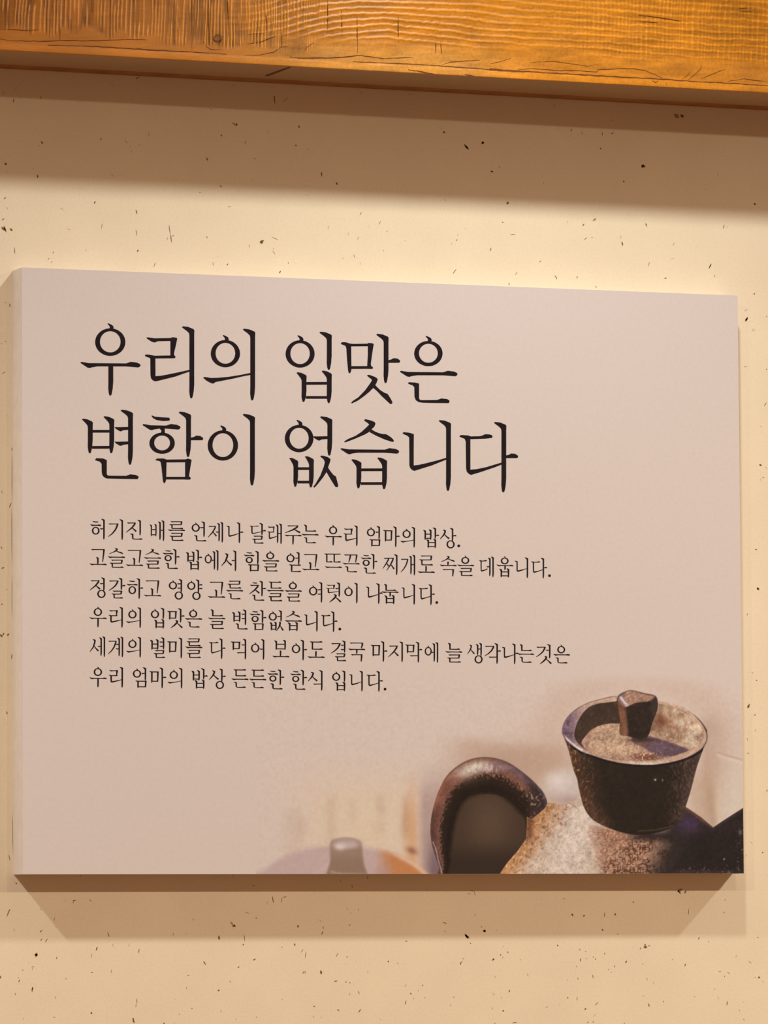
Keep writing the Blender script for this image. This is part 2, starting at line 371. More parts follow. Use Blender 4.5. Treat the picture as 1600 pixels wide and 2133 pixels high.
base = base * (1 + hi[..., None] * np.array([0.0, 0.30, 2.4]))  # makes the painted crest highlights less orange
stain_and_light = np.clip(base * np.clip(val, 0.25, 1.7)[..., None], 0, 0.95).reshape(-1, 3)
ny, nx = XX.shape
idx = np.arange(nx * ny).reshape(ny, nx)
quads = np.stack([idx[:-1, :-1], idx[:-1, 1:], idx[1:, 1:], idx[1:, :-1]], -1).reshape(-1, 4)
V = [tuple(v) for v in verts]
Fc = [tuple(q) for q in quads.tolist()]
mi = [0] * len(Fc)
ncol = [stain_and_light]
def add_faces(vs, fs, col, k):
    o = len(V)
    V.extend(vs)
    for f in fs:
        Fc.append(tuple(i + o for i in f)); mi.append(k)
    ncol.append(np.tile(np.array(col), (len(vs), 1)))
# rest of the board: ends beyond the relief, top strip, underside, back
def bx(x0, x1, y0, y1, za, zt, col=None, skip_front=False):
    v = [(x0, y0, zb(x0) + za), (x1, y0, zb(x1) + za), (x1, y1, zb(x1) + za), (x0, y1, zb(x0) + za),
         (x0, y0, zb(x0) + zt), (x1, y0, zb(x1) + zt), (x1, y1, zb(x1) + zt), (x0, y1, zb(x0) + zt)]
    f = [(0, 3, 2, 1), (4, 5, 6, 7), (1, 2, 6, 5), (2, 3, 7, 6), (3, 0, 4, 7)] + ([] if skip_front else [(0, 1, 5, 4)])
    add_faces(v, f, col, 0)
YB = -STRIP_D
bx(-2.6, -0.90, -B_DEPTH, YB, 0, 0.15, WOOD_L)
bx(0.90, 2.6, -B_DEPTH, YB, 0, 0.15, WOOD_R)
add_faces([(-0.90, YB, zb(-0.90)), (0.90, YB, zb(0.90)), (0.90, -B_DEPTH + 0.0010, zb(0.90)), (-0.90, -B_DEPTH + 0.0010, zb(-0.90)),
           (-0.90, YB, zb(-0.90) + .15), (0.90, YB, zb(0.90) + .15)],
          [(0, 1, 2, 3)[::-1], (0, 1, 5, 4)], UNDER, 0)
add_faces([(-0.90, -B_DEPTH, zb(-0.90) + .15), (0.90, -B_DEPTH, zb(0.90) + .15), (0.90, YB, zb(0.90) + .15), (-0.90, YB, zb(-0.90) + .15)], [(0, 1, 2, 3)], WOOD_R, 0)
# cracks, knot rim
def ribbon(pts, w):
    pts = np.array(pts, float)
    # refine with a little waver
    out = []
    for a, b in zip(pts[:-1], pts[1:]):
        n = max(1, int(np.hypot(*(b - a)) / 9))
        for k in range(n):
            q = a + (b - a) * k / n
            out.append(q + (np.array([0, random.uniform(-.6, .6)]) if k else 0))
    out.append(pts[-1]); out = np.array(out)
    t = np.gradient(out, axis=0); t /= np.linalg.norm(t, axis=1)[:, None] + 1e-9
    nn = np.stack([-t[:, 1], t[:, 0]], 1)
    n = len(out)
    ww = w * 0.5 * (0.35 + 0.65 * np.sin(np.linspace(0.12, np.pi - 0.12, n))) * np.array([random.uniform(.7, 1.3) for _ in range(n)])
    A = out + nn * ww[:, None]; Bq = out - nn * ww[:, None]
    return A, Bq
CRACKS = [([(0, 81), (25, 85), (90, 86), (125, 84), (200, 85), (270, 82), (305, 83)], 1.8),
          ([(100, 94), (180, 96), (270, 101), (350, 106), (400, 108), (472, 113)], 2.2),
          ([(510, 115), (540, 115), (570, 109), (585, 98), (600, 97)], 1.6),
          ([(605, 120), (650, 121), (700, 120), (735, 117), (750, 115), (770, 118), (800, 122)], 2.4),
          ([(735, 128), (800, 131), (870, 134), (930, 138), (1000, 143), (1050, 147), (1120, 150), (1200, 155), (1300, 161), (1380, 165), (1450, 170), (1500, 172), (1640, 181)], 2.6),
          ([(1020, 143), (1050, 147), (1085, 148)], 4), ([(800, 122), (830, 121), (860, 119)], 1.6),
          ([(920, 135), (940, 129), (1000, 125)], 1.6), ([(1022, 133), (1040, 129), (1065, 121)], 1.7),
          ([(1080, 144), (1110, 143), (1160, 147), (1200, 147), (1243, 150), (1247, 145), (1290, 143), (1320, 143), (1345, 147), (1380, 162)], 2),
          ([(1105, 130), (1150, 128), (1190, 133), (1225, 138), (1246, 134)], 1.4),
          ([(1422, 165), (1435, 155), (1437, 148)], 1.3), ([(1434, 166), (1450, 153), (1460, 143), (1461, 133)], 1.6),
          ([(1460, 164), (1485, 154), (1510, 145)], 1.3), ([(1515, 170), (1550, 164), (1600, 171)], 1.6),
          ([(0, 60), (50, 63), (80, 62)], 1.4), ([(125, 58), (125, 84)], 1.4), ([(555, 30), (556, 66)], 1.5),
          ([(587, 70), (587, 97)], 1.6), ([(830, 35), (830, 88)], 1.4), ([(515, 92), (545, 87), (575, 75)], 1.7),
          ([(515, 72), (535, 70), (552, 70)], 1.1), ([(424, 86), (430, 97), (440, 103), (462, 103)], 1.4),
          ([(850, 145), (880, 150), (905, 154)], 3), ([(968, 155), (980, 157), (995, 161)], 2.6),
          ([(445, 80), (447, 85), (455, 86), (461, 82)], 2.6), ([(446, 78), (450, 73), (458, 74)], 1.6), ([(452, 72), (453, 84)], 1.2), ([(458, 90), (462, 80)], 1.6),
          ([(1542, 24), (1566, 24)], 1.6), ([(1540, 18), (1565, 16)], 1.4), ([(1330, 31), (1370, 36), (1420, 44)], 1.6), ([(1330, 44), (1370, 47)], 1.4),
          ([(908, 84), (908, 112)], 1.8), ([(918, 86), (920, 113)], 1.6), ([(744, 32), (745, 112)], 1.2), ([(712, 20), (713, 75)], 1.1), ([(683, 0), (683, 62)], 1.1),
          ([(400, 0), (400, 105)], 1.0), ([(475, 0), (476, 78)], 1.1), ([(434, 0), (436, 95)], 1.0), ([(230, 0), (230, 80)], 0.9), ([(655, 88), (640, 98), (632, 108)], 1.2),
          ([(605, 116), (606, 121)], 2), ([(1358, 168), (1366, 172), (1372, 168)], 1.6), ([(1372, 181), (1377, 176)], 3), ([(1387, 172), (1389, 178)], 1.4), ([(1512, 161), (1512, 170)], 1.2)]
def on_front(x, y):
    q = on_plane(x, y, -B_DEPTH)
    for _ in range(2):                          # follow the relief of the wood
        i = int(np.clip(round((q[0] - GX[0]) / (GX[1] - GX[0])), 0, len(GX) - 1))
        z = q[2] - zb(q[0])
        k = int(np.clip(np.searchsorted(GZ, z), 0, len(GZ) - 1))
        q = on_plane(x, y, float(Yg[max(k - 1, 0):k + 2, max(i - 1, 0):i + 2].min()) - 0.00008)
    return q
for pts, wd in CRACKS:
    A, Bq = ribbon(pts, wd)
    vs = [on_front(*a) for a in A] + [on_front(*b) for b in Bq]
    n = len(A)
    add_faces(vs, [(i, i + 1, n + i + 1, n + i) for i in range(n - 1)], (0, 0, 0), 1)
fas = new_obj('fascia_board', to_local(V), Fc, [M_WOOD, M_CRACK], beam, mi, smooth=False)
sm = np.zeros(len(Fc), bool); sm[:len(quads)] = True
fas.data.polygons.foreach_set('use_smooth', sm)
set_color(fas, 'stain_and_light', np.concatenate(ncol))
# split in the underside, seen from below
su = []
v = []
for (x, y) in ((553, 158), (580, 148), (609, 138), (607, 141), (582, 151), (556, 160)):
    d = CAM_ROT.T @ np.array([(x - 800) / FPX, (y - 1066.5) / FPX, 1.0])
    s = (Z_BEAM - 0.0003 - CAM_LOC[2]) / d[2]
    p = CAM_LOC + s * d
    v.append((p[0], min(max(p[1], -B_DEPTH + .003), YB), zb(p[0]) - 0.0003))
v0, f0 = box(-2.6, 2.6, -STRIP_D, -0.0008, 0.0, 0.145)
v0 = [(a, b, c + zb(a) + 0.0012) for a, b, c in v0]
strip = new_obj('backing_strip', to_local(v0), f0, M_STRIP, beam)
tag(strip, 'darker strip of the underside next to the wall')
crk = new_obj('crack', to_local(v), [tuple(range(6))], M_CRACK, beam)
tag(crk, 'slanting dark split in the underside')

# ------------------------------------------------------------------ sign
PW, PH, PT = 0.75, 0.57598, 0.0270
sign = empty('wall_sign', (0, 0, -PH / 2))
tag(sign, 'pinkish white printed canvas sign with black Korean text and a teapot picture', 'sign')
def sl(v): return [(a, b, c + PH / 2) for a, b, c in v]
v, f = box(-PW / 2, PW / 2, -PT + 0.0003, 0.0, -PH / 2, PH / 2)
board = new_obj('canvas_board', sl(v), f, M_SIDE, sign)
tag(board, 'plain cream edge of the stretched canvas')

# -------- the printed picture, painted per vertex over a fine grid
PREF = lin(PRINT_REF)
PALB = np.array(PANEL_ALB)
def smooth_poly(pts, n=5):
    p = np.array(pts, float); out = []
    N = len(p)
    for i in range(N):
        p0, p1, p2, p3 = p[i - 1], p[i], p[(i + 1) % N], p[(i + 2) % N]
        for k in range(n):
            t = k / n
            out.append(0.5 * ((2 * p1) + (-p0 + p2) * t + (2 * p0 - 5 * p1 + 4 * p2 - p3) * t ** 2 + (-p0 + 3 * p1 - 3 * p2 + p3) * t ** 3))
    return np.array(out)
def sdf(poly, X, Y):
    """signed distance, negative inside"""
    d2 = np.full(X.shape, 1e18); inside = np.zeros(X.shape, bool)
    N = len(poly)
    for i in range(N):
        ax, ay = poly[i]; bx_, by_ = poly[(i + 1) % N]
        ex, ey = bx_ - ax, by_ - ay
        wx, wy = X - ax, Y - ay
        t = np.clip((wx * ex + wy * ey) / (ex * ex + ey * ey + 1e-12), 0, 1)
        d2 = np.minimum(d2, (wx - ex * t) ** 2 + (wy - ey * t) ** 2)
        c = (ay > Y) != (by_ > Y)
        xc = ex * (Y - ay) / (ey if abs(ey) > 1e-12 else 1e-12) + ax
        inside ^= c & (X < xc)
    d = np.sqrt(d2)
    return np.where(inside, -d, d)
def zp(pts, ox, oy, s):                       # coordinates read on an enlarged view
    return [(ox + a / s, oy + b / s) for a, b in pts]

gx = np.linspace(-0.14, PW / 2, 760)
gz = np.linspace(-PH / 2, -PH / 2 + 0.215, 317)
GXX, GZZ = np.meshgrid(gx, gz)
PP = np.stack([GXX.ravel(), np.full(GXX.size, -PT), GZZ.ravel()], 1)
X, Y = proj(PP)
C = np.zeros((X.size, 3)); C[:] = PRINT_REF
PART = np.zeros(X.size, int)                  # 0 plain, 1 teapot pieces ..., see below

def lay(col, a):
    global C
    a = np.clip(a, 0, 1)[:, None]
    col = np.asarray(col, float)
    C = C * (1 - a) + col * a
def blob(cx, cy, rx, ry, col, a=1.0, p=1.0, rot=0.0):
    c, s = math.cos(rot), math.sin(rot)
    u = ((X - cx) * c + (Y - cy) * s) / rx; v_ = (-(X - cx) * s + (Y - cy) * c) / ry
    lay(col, a * np.exp(-(u * u + v_ * v_) ** p))
def line_d(pts):
    pts = np.array(pts, float); d2 = np.full(X.shape, 1e18)
    for (ax, ay), (bx_, by_) in zip(pts[:-1], pts[1:]):
        ex, ey = bx_ - ax, by_ - ay
        t = np.clip(((X - ax) * ex + (Y - ay) * ey) / (ex * ex + ey * ey + 1e-9), 0, 1)
        d2 = np.minimum(d2, (X - ax - ex * t) ** 2 + (Y - ay - ey * t) ** 2)
    return np.sqrt(d2)
def streak(pts, w, col, a=1.0):
    lay(col, a * np.exp(-(line_d(pts) / w) ** 2))
n_fine = fbm(X, Y, 6, 3, 1.0) - 0.5
n_mid = fbm(X, Y, 22, 3, 6.0) - 0.5
n_big = fbm(X, Y, 70, 3, 14.0) - 0.5
speck = vnoise(X / 2.6, Y / 2.6, 50.0, 3.0)
edgefade = sstep(1400, 1430, Y)

# soft background behind the pots
lay((222, 192, 160), 0.75 * sstep(560, 700, X) * sstep(930, 800, X) * sstep(1560, 1680, Y))
for k, (sx, y0, y1, ww, al) in enumerate(((612, 1670, 1810, 20, .2), (628, 1690, 1750, 10, .22), (690, 1640, 1760, 12, .25), (735, 1650, 1720, 9, .2), (790, 1640, 1690, 10, .35), (795, 1660, 1740, 9, .2), (785, 1695, 1740, 16, .32))):
    lay((188, 158, 134), al * np.exp(-((X - sx - 6 * n_mid) / ww) ** 2) * sstep(y0, y0 + 30, Y) * sstep(y1 + 20, y1 - 20, Y))
lay((226, 196, 160), 0.5 * np.exp(-((X - 770) / 60) ** 2 - ((Y - 1730) / 40) ** 2))
lay((213, 165, 118), 0.85 * np.exp(-((X - 858 - 5 * n_mid) / 14) ** 2) * sstep(1590, 1725, Y + 30 * n_mid))
lay((188, 148, 108), 0.55 * np.exp(-((X - 845 - 6 * n_mid) / 9) ** 2) * sstep(1640, 1700, Y + 40 * n_mid) * sstep(1765, 1725, Y))
blob(858, 1772, 12, 7, (150, 102, 76), .85, 1, .4)
lay((194, 163, 136), 0.75 * sstep(1538, 1572, Y + 10 * n_mid + 18 * sstep(1060, 960, X)) * sstep(890, 1010, X) * sstep(1215, 1150, X) * sstep(1760, 1600, Y))
lay((184, 152, 126), 0.6 * np.exp(-((X - 1080) / 95) ** 2 - ((Y - 1590) / 45) ** 2))
lay((178, 151, 136), 0.9 * sstep(866 - 30 * sstep(1680, 1560, Y), 886 + 30 * sstep(1680, 1560, Y), X) * sstep(990, 930, X) * sstep(1570, 1690, Y))
lay((112, 88, 92), 0.75 * sstep(878, 905, X) * sstep(940, 920, X) * sstep(1700, 1815, Y))
# right of the lid: soft shade and a pale curtain
lay((186, 158, 132), 0.8 * sstep(1450, 1475, X) * np.exp(-((X - 1462) / 42) ** 2) * sstep(1470, 1520, Y) * sstep(1800, 1640, Y))
lay((190, 162, 132), 0.55 * sstep(1430, 1450, X) * sstep(1500, 1480, X) * sstep(1590, 1640, Y))
lay((214, 190, 168), 0.6 * sstep(1490, 1530, X) * sstep(1560, 1600, Y))
lay((176, 148, 116), 0.45 * np.exp(-((X - 1478 - (Y - 1650) * .12) / 9) ** 2) * sstep(1600, 1650, Y))
lay((216, 190, 156), 0.45 * np.exp(-((X - 1497 - (Y - 1650) * .05) / 8) ** 2) * sstep(1610, 1660, Y))
streak([(1495, 1568), (1522, 1576), (1548, 1583)], 2.2, (190, 160, 138), .7)
streak([(1495, 1573), (1522, 1582), (1548, 1589)], 3.0, (228, 202, 182), .6)
lay((196, 164, 136), 0.35 * np.exp(-(np.hypot((X - 1322) / 175, (Y - 1540) / 130) - 1).clip(-1, 9) ** 2 * 14))

# blurred round pot at the lower left
dome = smooth_poly([(540, 1835), (556, 1808), (585, 1788), (625, 1772), (670, 1763), (720, 1760), (770, 1766), (815, 1778), (855, 1797), (885, 1822), (888, 1840)])
dd = sdf(dome, X, Y)
soft = sstep(9, -8, dd)
part_blur = dd < 0
lay((197, 168, 157), soft * 0.92)
lay((180, 150, 142), soft * sstep(0, -7, dd) * 0.15)
lay((196, 128, 74), soft * np.clip(sstep(775, 820, X) * 0.95, 0, 1))
lay((182, 148, 138), soft * 0.7 * np.exp(-((X - 800) / 18) ** 2 - ((Y - 1815) / 16) ** 2))
lay((226, 186, 150), 0.8 * np.exp(-((dd - 1) / 5.0) ** 2) * sstep(805, 840, X))
streak([(660, 1818), (675, 1808), (688, 1796)], 5, (206, 176, 162), .5)
knob2 = smooth_poly([(688, 1757), (700, 1748), (725, 1745), (748, 1751), (754, 1762), (757, 1795), (760, 1832), (685, 1832), (688, 1795)])
dk_ = sdf(knob2, X, Y)
part_blur |= dk_ < 0
lay((156, 128, 106), sstep(4, -4, dk_))
lay((142, 114, 90), sstep(4, -6, dk_) * sstep(1772, 1800, Y) * 0.7)
blob(722, 1758, 28, 11, (198, 172, 162), .95, 2)
blob(708, 1764, 11, 7, (224, 202, 190), .9, 1)
blob(722, 1751, 24, 5, (178, 152, 144), .6)
streak([(690, 1816), (705, 1820), (760, 1822)], 3, (196, 166, 148), .5)

# pale round thing between handle and lid
blob(1185, 1640, 52, 40, (206, 184, 170), .95, 2.0)
blob(1163, 1626, 24, 17, (228, 208, 196), .85)
blob(1190, 1668, 45, 12, (172, 142, 130), .6)

# ---- teapot
S2 = (870, 1560, 4.5714); S3 = (1150, 1580, 3.9024); S1 = (1150, 1430, 4.5714)
outer = zp([(228, 1240), (205, 1130), (165, 1010), (135, 900), (122, 780), (130, 660), (152, 550), (200, 400), (285, 255), (390, 160), (500, 104), (620, 82), (740, 92), (860, 132), (980, 210), (1095, 305), (1190, 405), (1232, 500), (1225, 570), (1190, 620), (1140, 660), (1090, 720), (1060, 800), (1040, 850), (960, 965), (860, 1080), (780, 1195), (760, 1240)], *S2)
do = sdf(smooth_poly(outer, 4), X, Y)
m_out = sstep(0.9, -0.9, do)
hole = zp([(330, 1245), (318, 1100), (322, 960), (340, 800), (372, 660), (420, 545), (480, 475), (560, 444), (680, 436), (780, 456), (870, 510), (950, 590), (1010, 650), (1035, 700), (1034, 850), (960, 965), (860, 1080), (780, 1195), (760, 1245)], *S2)
dh = sdf(smooth_poly(hole, 4), X, Y)
# handle colours run from the lit outside to the dark inside
wd = np.clip(-do / (np.clip(-do, 0, 1e9) + np.clip(dh, 0.3, 1e9)), 0, 1)      # 0 outer rim .. 1 inner rim
sp = (speck - 0.5) * 0.30 + n_fine * 0.35
wq = wd + sp * (0.5 + 0.5 * sstep(.2, .45, wd)) * 0.6
lay((128, 84, 66), m_out)
lay((46, 33, 25), m_out * sstep(0.32, 0.55, wq))
lay((34, 24, 17), m_out * sstep(0.55, 0.8, wq) * 0.7)
# outer side: brown on the left, violet on the right
lay((112, 86, 88), m_out * sstep(.38, .10, wq) * sstep(1020, 1060, X) * 0.85)
lay((56, 41, 38), m_out * sstep(.95, .5, wq) * sstep(1085, 1118, X) * 0.92)
lay((96, 74, 84), m_out * np.exp(-((do + 2.5) / 3.2) ** 2) * sstep(1040, 1070, X) * .7)
lay((86, 58, 50), m_out * sstep(.4, .1, wq) * sstep(1665, 1700, Y) * sstep(960, 930, X) * .8)
lay((92, 70, 74), m_out * sstep(.25, .0, wd) * sstep(1735, 1790, Y) * .9)
lay((152, 120, 116), m_out * 0.85 * np.exp(-((X - 1032 - (Y - 1596) * 1.1) / 34) ** 2 - ((Y - 1598 - n_mid * 6) / 9) ** 2))
lay((160, 122, 104), m_out * .8 * np.exp(-((X - 962) / 28) ** 2 - ((Y - 1612) / 16) ** 2))
a_hl = np.exp(-(((X - 987) / 33) ** 2 + ((Y - 1600 + (X - 987) * .25) / 13.5) ** 2) ** 1.4)
lay((218, 198, 176), m_out * a_hl * 0.98)
a_h2 = np.exp(-(((X - 1020) / 26) ** 2 + ((Y - 1600) / 9) ** 2) ** 1.3) * sstep(.42, .7, vnoise(X / 3.0, Y / 9.0, 9.0, 4.0))
lay((206, 182, 172), m_out * a_h2 * 0.8)
hl_sp = sstep(.70, .86, vnoise(X / 3.2, Y / 4.2, 22.0, 9.0))
lay((150, 116, 84), m_out * hl_sp * np.exp(-((wd - .42) / .13) ** 2) * sstep(955, 985, X) * .8)
lay((140, 118, 98), m_out * hl_sp * np.exp(-((X - 1112) / 22) ** 2 - ((Y - 1660) / 26) ** 2) * .9)
lay((172, 96, 60), m_out * .45 * np.exp(-((do + 3) / 3.0) ** 2) * sstep(950, 930, X) * sstep(1700, 1660, Y))
lay((70, 44, 36), 0.55 * np.exp(-((do) / 1.3) ** 2) * sstep(1640, 1620, Y))
# the dim wall seen through the handle
m_h = sstep(7, -7, dh) * m_out
lay((72, 54, 41), m_h)
lay((96, 74, 55), m_h * np.exp(-((X - 1020) / 48) ** 2 - ((Y - 1712) / 62) ** 2) * .85)
lay((52, 38, 30), m_h * sstep(1745, 1800, Y) * .75)
lay((90, 70, 52), 0.7 * np.exp(-((dh + 1) / 1.6) ** 2) * sstep(985, 1000, X) * sstep(1060, 1045, X) * sstep(1670, 1660, Y))
streak([(902, 1754), (907, 1765), (910, 1775), (913, 1792), (918, 1808), (921, 1822)], 1.2, (186, 164, 156), .85)
# body
body = [(1037, 1828), (1041, 1821), (1058, 1796), (1080, 1771), (1097, 1746), (1098, 1702), (1108, 1706), (1120, 1697), (1136, 1683), (1141, 1672), (1154, 1673), (1168, 1676), (1183, 1674), (1196, 1668), (1207, 1658), (1222, 1668), (1260, 1700), (1330, 1690), (1400, 1690), (1420, 1676), (1432, 1683), (1460, 1702), (1486, 1724), (1560, 1700), (1560, 1832)]
db = sdf(np.array(body), X, Y)
m_b = sstep(0.9, -0.9, db)
lay((206, 180, 156), m_b)
tan = sstep(1140, 1086, X - (1765 - Y) * .55 + n_mid * 30)
lay((186, 132, 82), m_b * tan * .9)
fl = vnoise((X + .8 * Y) / 3.4, (Y - .5 * X) / 6.5, 3.0, 3.0)
lay((136, 86, 46), m_b * np.clip(tan + .25, 0, 1) * sstep(.62, .8, fl) * sstep(1165, 1130, X) * .75)
lay((226, 184, 134), m_b * tan * sstep(.66, .85, vnoise(X / 3.0, Y / 3.5, 70.0, 8.0)) * .7)
lay((112, 70, 48), m_b * np.exp(-((X - 1103) / 9) ** 2) * sstep(1690, 1705, Y) * sstep(1765, 1735, Y) * .8)
lay((190, 140, 104), m_b * np.exp(-((X - 1170 + (Y - 1690) * .5) / 16) ** 2 - ((Y - 1705) / 34) ** 2) * .6 * sstep(.35, .6, fl))
lay((120, 80, 60), m_b * sstep(.74, .86, vnoise((X + Y) / 7, (X - Y) / 3, 8.0, 1.0)) * sstep(1120, 1150, X) * sstep(1215, 1190, X) * sstep(1760, 1720, Y) * .7)
cream = np.exp(-(((X - 1196 + (Y - 1760) * .28) / 34) ** 2) ** 1.4) * sstep(1672, 1700, Y)
lay((217, 193, 173), m_b * cream * .95)
lay((196, 168, 150), m_b * sstep(1775, 1820, Y) * .35 * cream)
brown = sstep(1225, 1262, X - (Y - 1760) * .15 + n_mid * 30) * sstep(1722, 1742, Y + (1330 - X) * .12 + n_fine * 14)
lay((172, 130, 102), m_b * brown * .95)
pores = np.clip(1 - np.abs(2 * fbm(X, Y, 5.2, 2, 33.0) - 1) * 2.6, 0, 1) * sstep(.30, .5, fbm(X, Y, 14, 2, 44.0))
lay((66, 42, 28), m_b * brown * pores * sstep(1255, 1300, X + (Y - 1790)))
lay((112, 66, 46), m_b * brown * pores * .6)
lay((204, 170, 132), m_b * brown * sstep(.72, .86, vnoise(X / 3.4, Y / 3.4, 90.0, 2.0)) * .6)
shade = sstep(1335, 1405, X + (Y - 1780) * .35 + n_mid * 16)
lay((50, 40, 36), m_b * shade * .98)
lay((50, 39, 37), m_b * np.exp(-(((X - 1412) / 22) ** 2 + ((Y - 1730) / 16) ** 2) ** 1.5))
# shade below the lid
lay((48, 38, 34), m_b * sstep(18, 0, np.abs(Y - 1742 + (X - 1350) * -.02)) * sstep(1290, 1340, X) * .9)
streak([(1256, 1716), (1280, 1727), (1305, 1735), (1330, 1739)], 3, (92, 70, 62), .75)
# spout
spout = [(1560, 1828), (1400, 1828), (1420, 1780), (1440, 1745), (1484, 1725), (1509, 1708), (1548, 1683), (1560, 1676)]
ds = sdf(np.array(spout), X, Y)
m_s = sstep(1.2, -1.2, ds)
m_s2 = m_b * sstep(1395, 1425, X + (Y - 1790) * .4)
lay((42, 33, 29), m_s * sstep(1405, 1465, X + (Y - 1780) * .3))
lay((42, 33, 29), m_s2 * .8)
lay((76, 54, 80), m_b * .9 * np.exp(-((X - 1437) / 22) ** 2 - ((Y - 1716) / 19) ** 2))
lay((112, 74, 58), m_b * .9 * np.exp(-(line_d([(1430, 1684), (1446, 1694), (1462, 1706), (1484, 1722)]) / 4.0) ** 2))
lay((74, 56, 58), m_s * np.exp(-((ds + 3) / 2.5) ** 2) * .6 * sstep(1478, 1490, X) * sstep(1800, 1740, Y))
lay((120, 96, 96), (m_s2 + m_s).clip(0, 1) * sstep(.80, .9, vnoise(X / 2.4, Y / 2.8, 120.0, 2.0)) * (sstep(1525, 1540, X) + sstep(1795, 1812, Y)).clip(0, 1) * .7)
lay((92, 72, 68), (m_s2 + m_s).clip(0, 1) * sstep(1808, 1819, Y) * .4)
blob(1508.5, 1789.5, 1.6, 1.6, (226, 206, 204), .95)
blob(1542, 1733, 3.5, 5, (160, 134, 144), .7)
lay((52, 40, 44), (m_s2 + m_s).clip(0, 1) * .4 * np.exp(-((X - 1500) / 60) ** 2 - ((Y - 1722) / 14) ** 2))

# ---- lid shaped like a cup
cup = zp([(95, 430), (120, 500), (160, 610), (205, 790), (240, 880)], *S1) + \
      zp([(216, 230), (244, 345), (272, 420), (335, 500), (450, 560), (600, 608), (740, 622), (900, 592), (1000, 545), (1055, 480), (1090, 380), (1130, 250), (1180, 60)], *S3) + \
      zp([(1478, 470), (1440, 360), (1360, 280), (1250, 205), (1000, 140), (620, 95), (480, 120), (330, 165), (200, 240), (120, 330)], *S1)
dc = sdf(smooth_poly(cup, 3), X, Y)
m_c = sstep(0.9, -0.9, dc)
lay((44, 34, 26), m_c)
side = np.exp(-(np.abs(dc) / 26.0) ** 1.5) * m_c
tx = sstep(.45, .75, vnoise((X + .3 * Y) / 3.2, Y / 6.5, 60.0, 30.0))
lay((122, 82, 56), side * sstep(1290, 1235, X) * (.35 + .65 * tx))
lay((86, 56, 40), side * sstep(1280, 1235, X) * .45)
lay((188, 138, 96), m_c * sstep(1245, 1215, X) * sstep(.80, .9, vnoise(X / 2.2, Y / 4, 33.0, 5.0)) * .7)
lay((86, 66, 54), m_c * sstep(1375, 1425, X) * sstep(.4, .75, vnoise((X - .2 * Y) / 2.8, Y / 5.0, 15.0, 5.0)) * .75)
lay((104, 78, 68), side * sstep(1395, 1425, X) * .5)
lay((78, 54, 42), m_c * .4 * np.exp(-((X - 1225) / 22) ** 2 - ((Y - 1690) / 28) ** 2))
blob(1365, 1624.5, 2.2, 2.2, (206, 186, 164), .9); blob(1380.5, 1625, 1.3, 2.6, (170, 150, 130), .8)
streak([(1330, 1731), (1365, 1729), (1400, 1721)], 1.4, (84, 66, 46), .7)
rim = zp([(95, 430), (102, 375), (130, 315), (200, 238), (330, 163), (480, 118), (620, 92), (800, 100), (1000, 138), (1150, 165), (1280, 215), (1390, 305), (1452, 390), (1478, 470), (1462, 545), (1400, 615), (1260, 685), (1100, 727), (950, 745), (800, 742), (650, 727), (500, 692), (380, 652), (290, 622), (200, 565), (125, 495)], *S1)
dr = sdf(smooth_poly(rim, 4), X, Y)
m_r = sstep(0.9, -0.9, dr)
lay((30, 26, 28), sstep(4.5, 2.0, np.abs(dr - 1.5)) * m_c * sstep(1545, 1560, Y) * .9)
lay((196, 160, 132), m_r)
lay((122, 96, 106), m_r * sstep(1218, 1190, X) * .95)
lay((84, 64, 70), m_r * sstep(.55, .75, fbm(X, Y, 8, 2, 66.0)) * sstep(1222, 1196, X) * .6)
lay((168, 140, 132), m_r * sstep(1185, 1200, X) * sstep(1240, 1225, X) * .5)
lay((206, 172, 142), m_r * sstep(1240, 1260, X) * sstep(1500, 1460, Y) * .6)
inner = zp([(212, 470), (222, 400), (262, 300), (340, 205), (430, 165), (540, 150), (640, 140), (800, 150), (1000, 165), (1150, 190), (1270, 245), (1370, 325), (1425, 400), (1438, 470), (1405, 550), (1300, 610), (1190, 650), (1060, 690), (900, 706), (720, 702), (580, 690), (450, 662), (350, 625), (285, 575), (238, 530)], *S1)
di = sdf(smooth_poly(inner, 4), X, Y)
m_i = sstep(1.1, -1.1, di)
lay((68, 51, 40), m_i)
lay((96, 76, 62), m_i * sstep(.5, .75, fbm(X, Y, 9, 2, 71.0)) * .35)
lay((184, 150, 118), m_i * sstep(1345, 1368, X + n_mid * 10))
lay((206, 172, 138), m_i * sstep(1410, 1440, X) * .6)
rough = fbm(X * 1.2, Y * .8, 13, 3, 55.0)
lay((138, 104, 80), m_i * sstep(1352, 1375, X) * sstep(.54, .66, rough) * .55)
lay((216, 194, 166), m_i * sstep(1365, 1390, X) * sstep(.46, .34, rough) * .6)
lay((162, 134, 104), m_i * sstep(1365, 1385, X) * sstep(1490, 1465, Y) * .7)
lay((214, 190, 160), m_i * sstep(1395, 1420, X) * sstep(.66, .8, fl) * .6)
blob(1378, 1503, 15, 17, (122, 74, 52), .9, 1.3)
blob(1392, 1512, 12, 14, (150, 104, 76), .6)
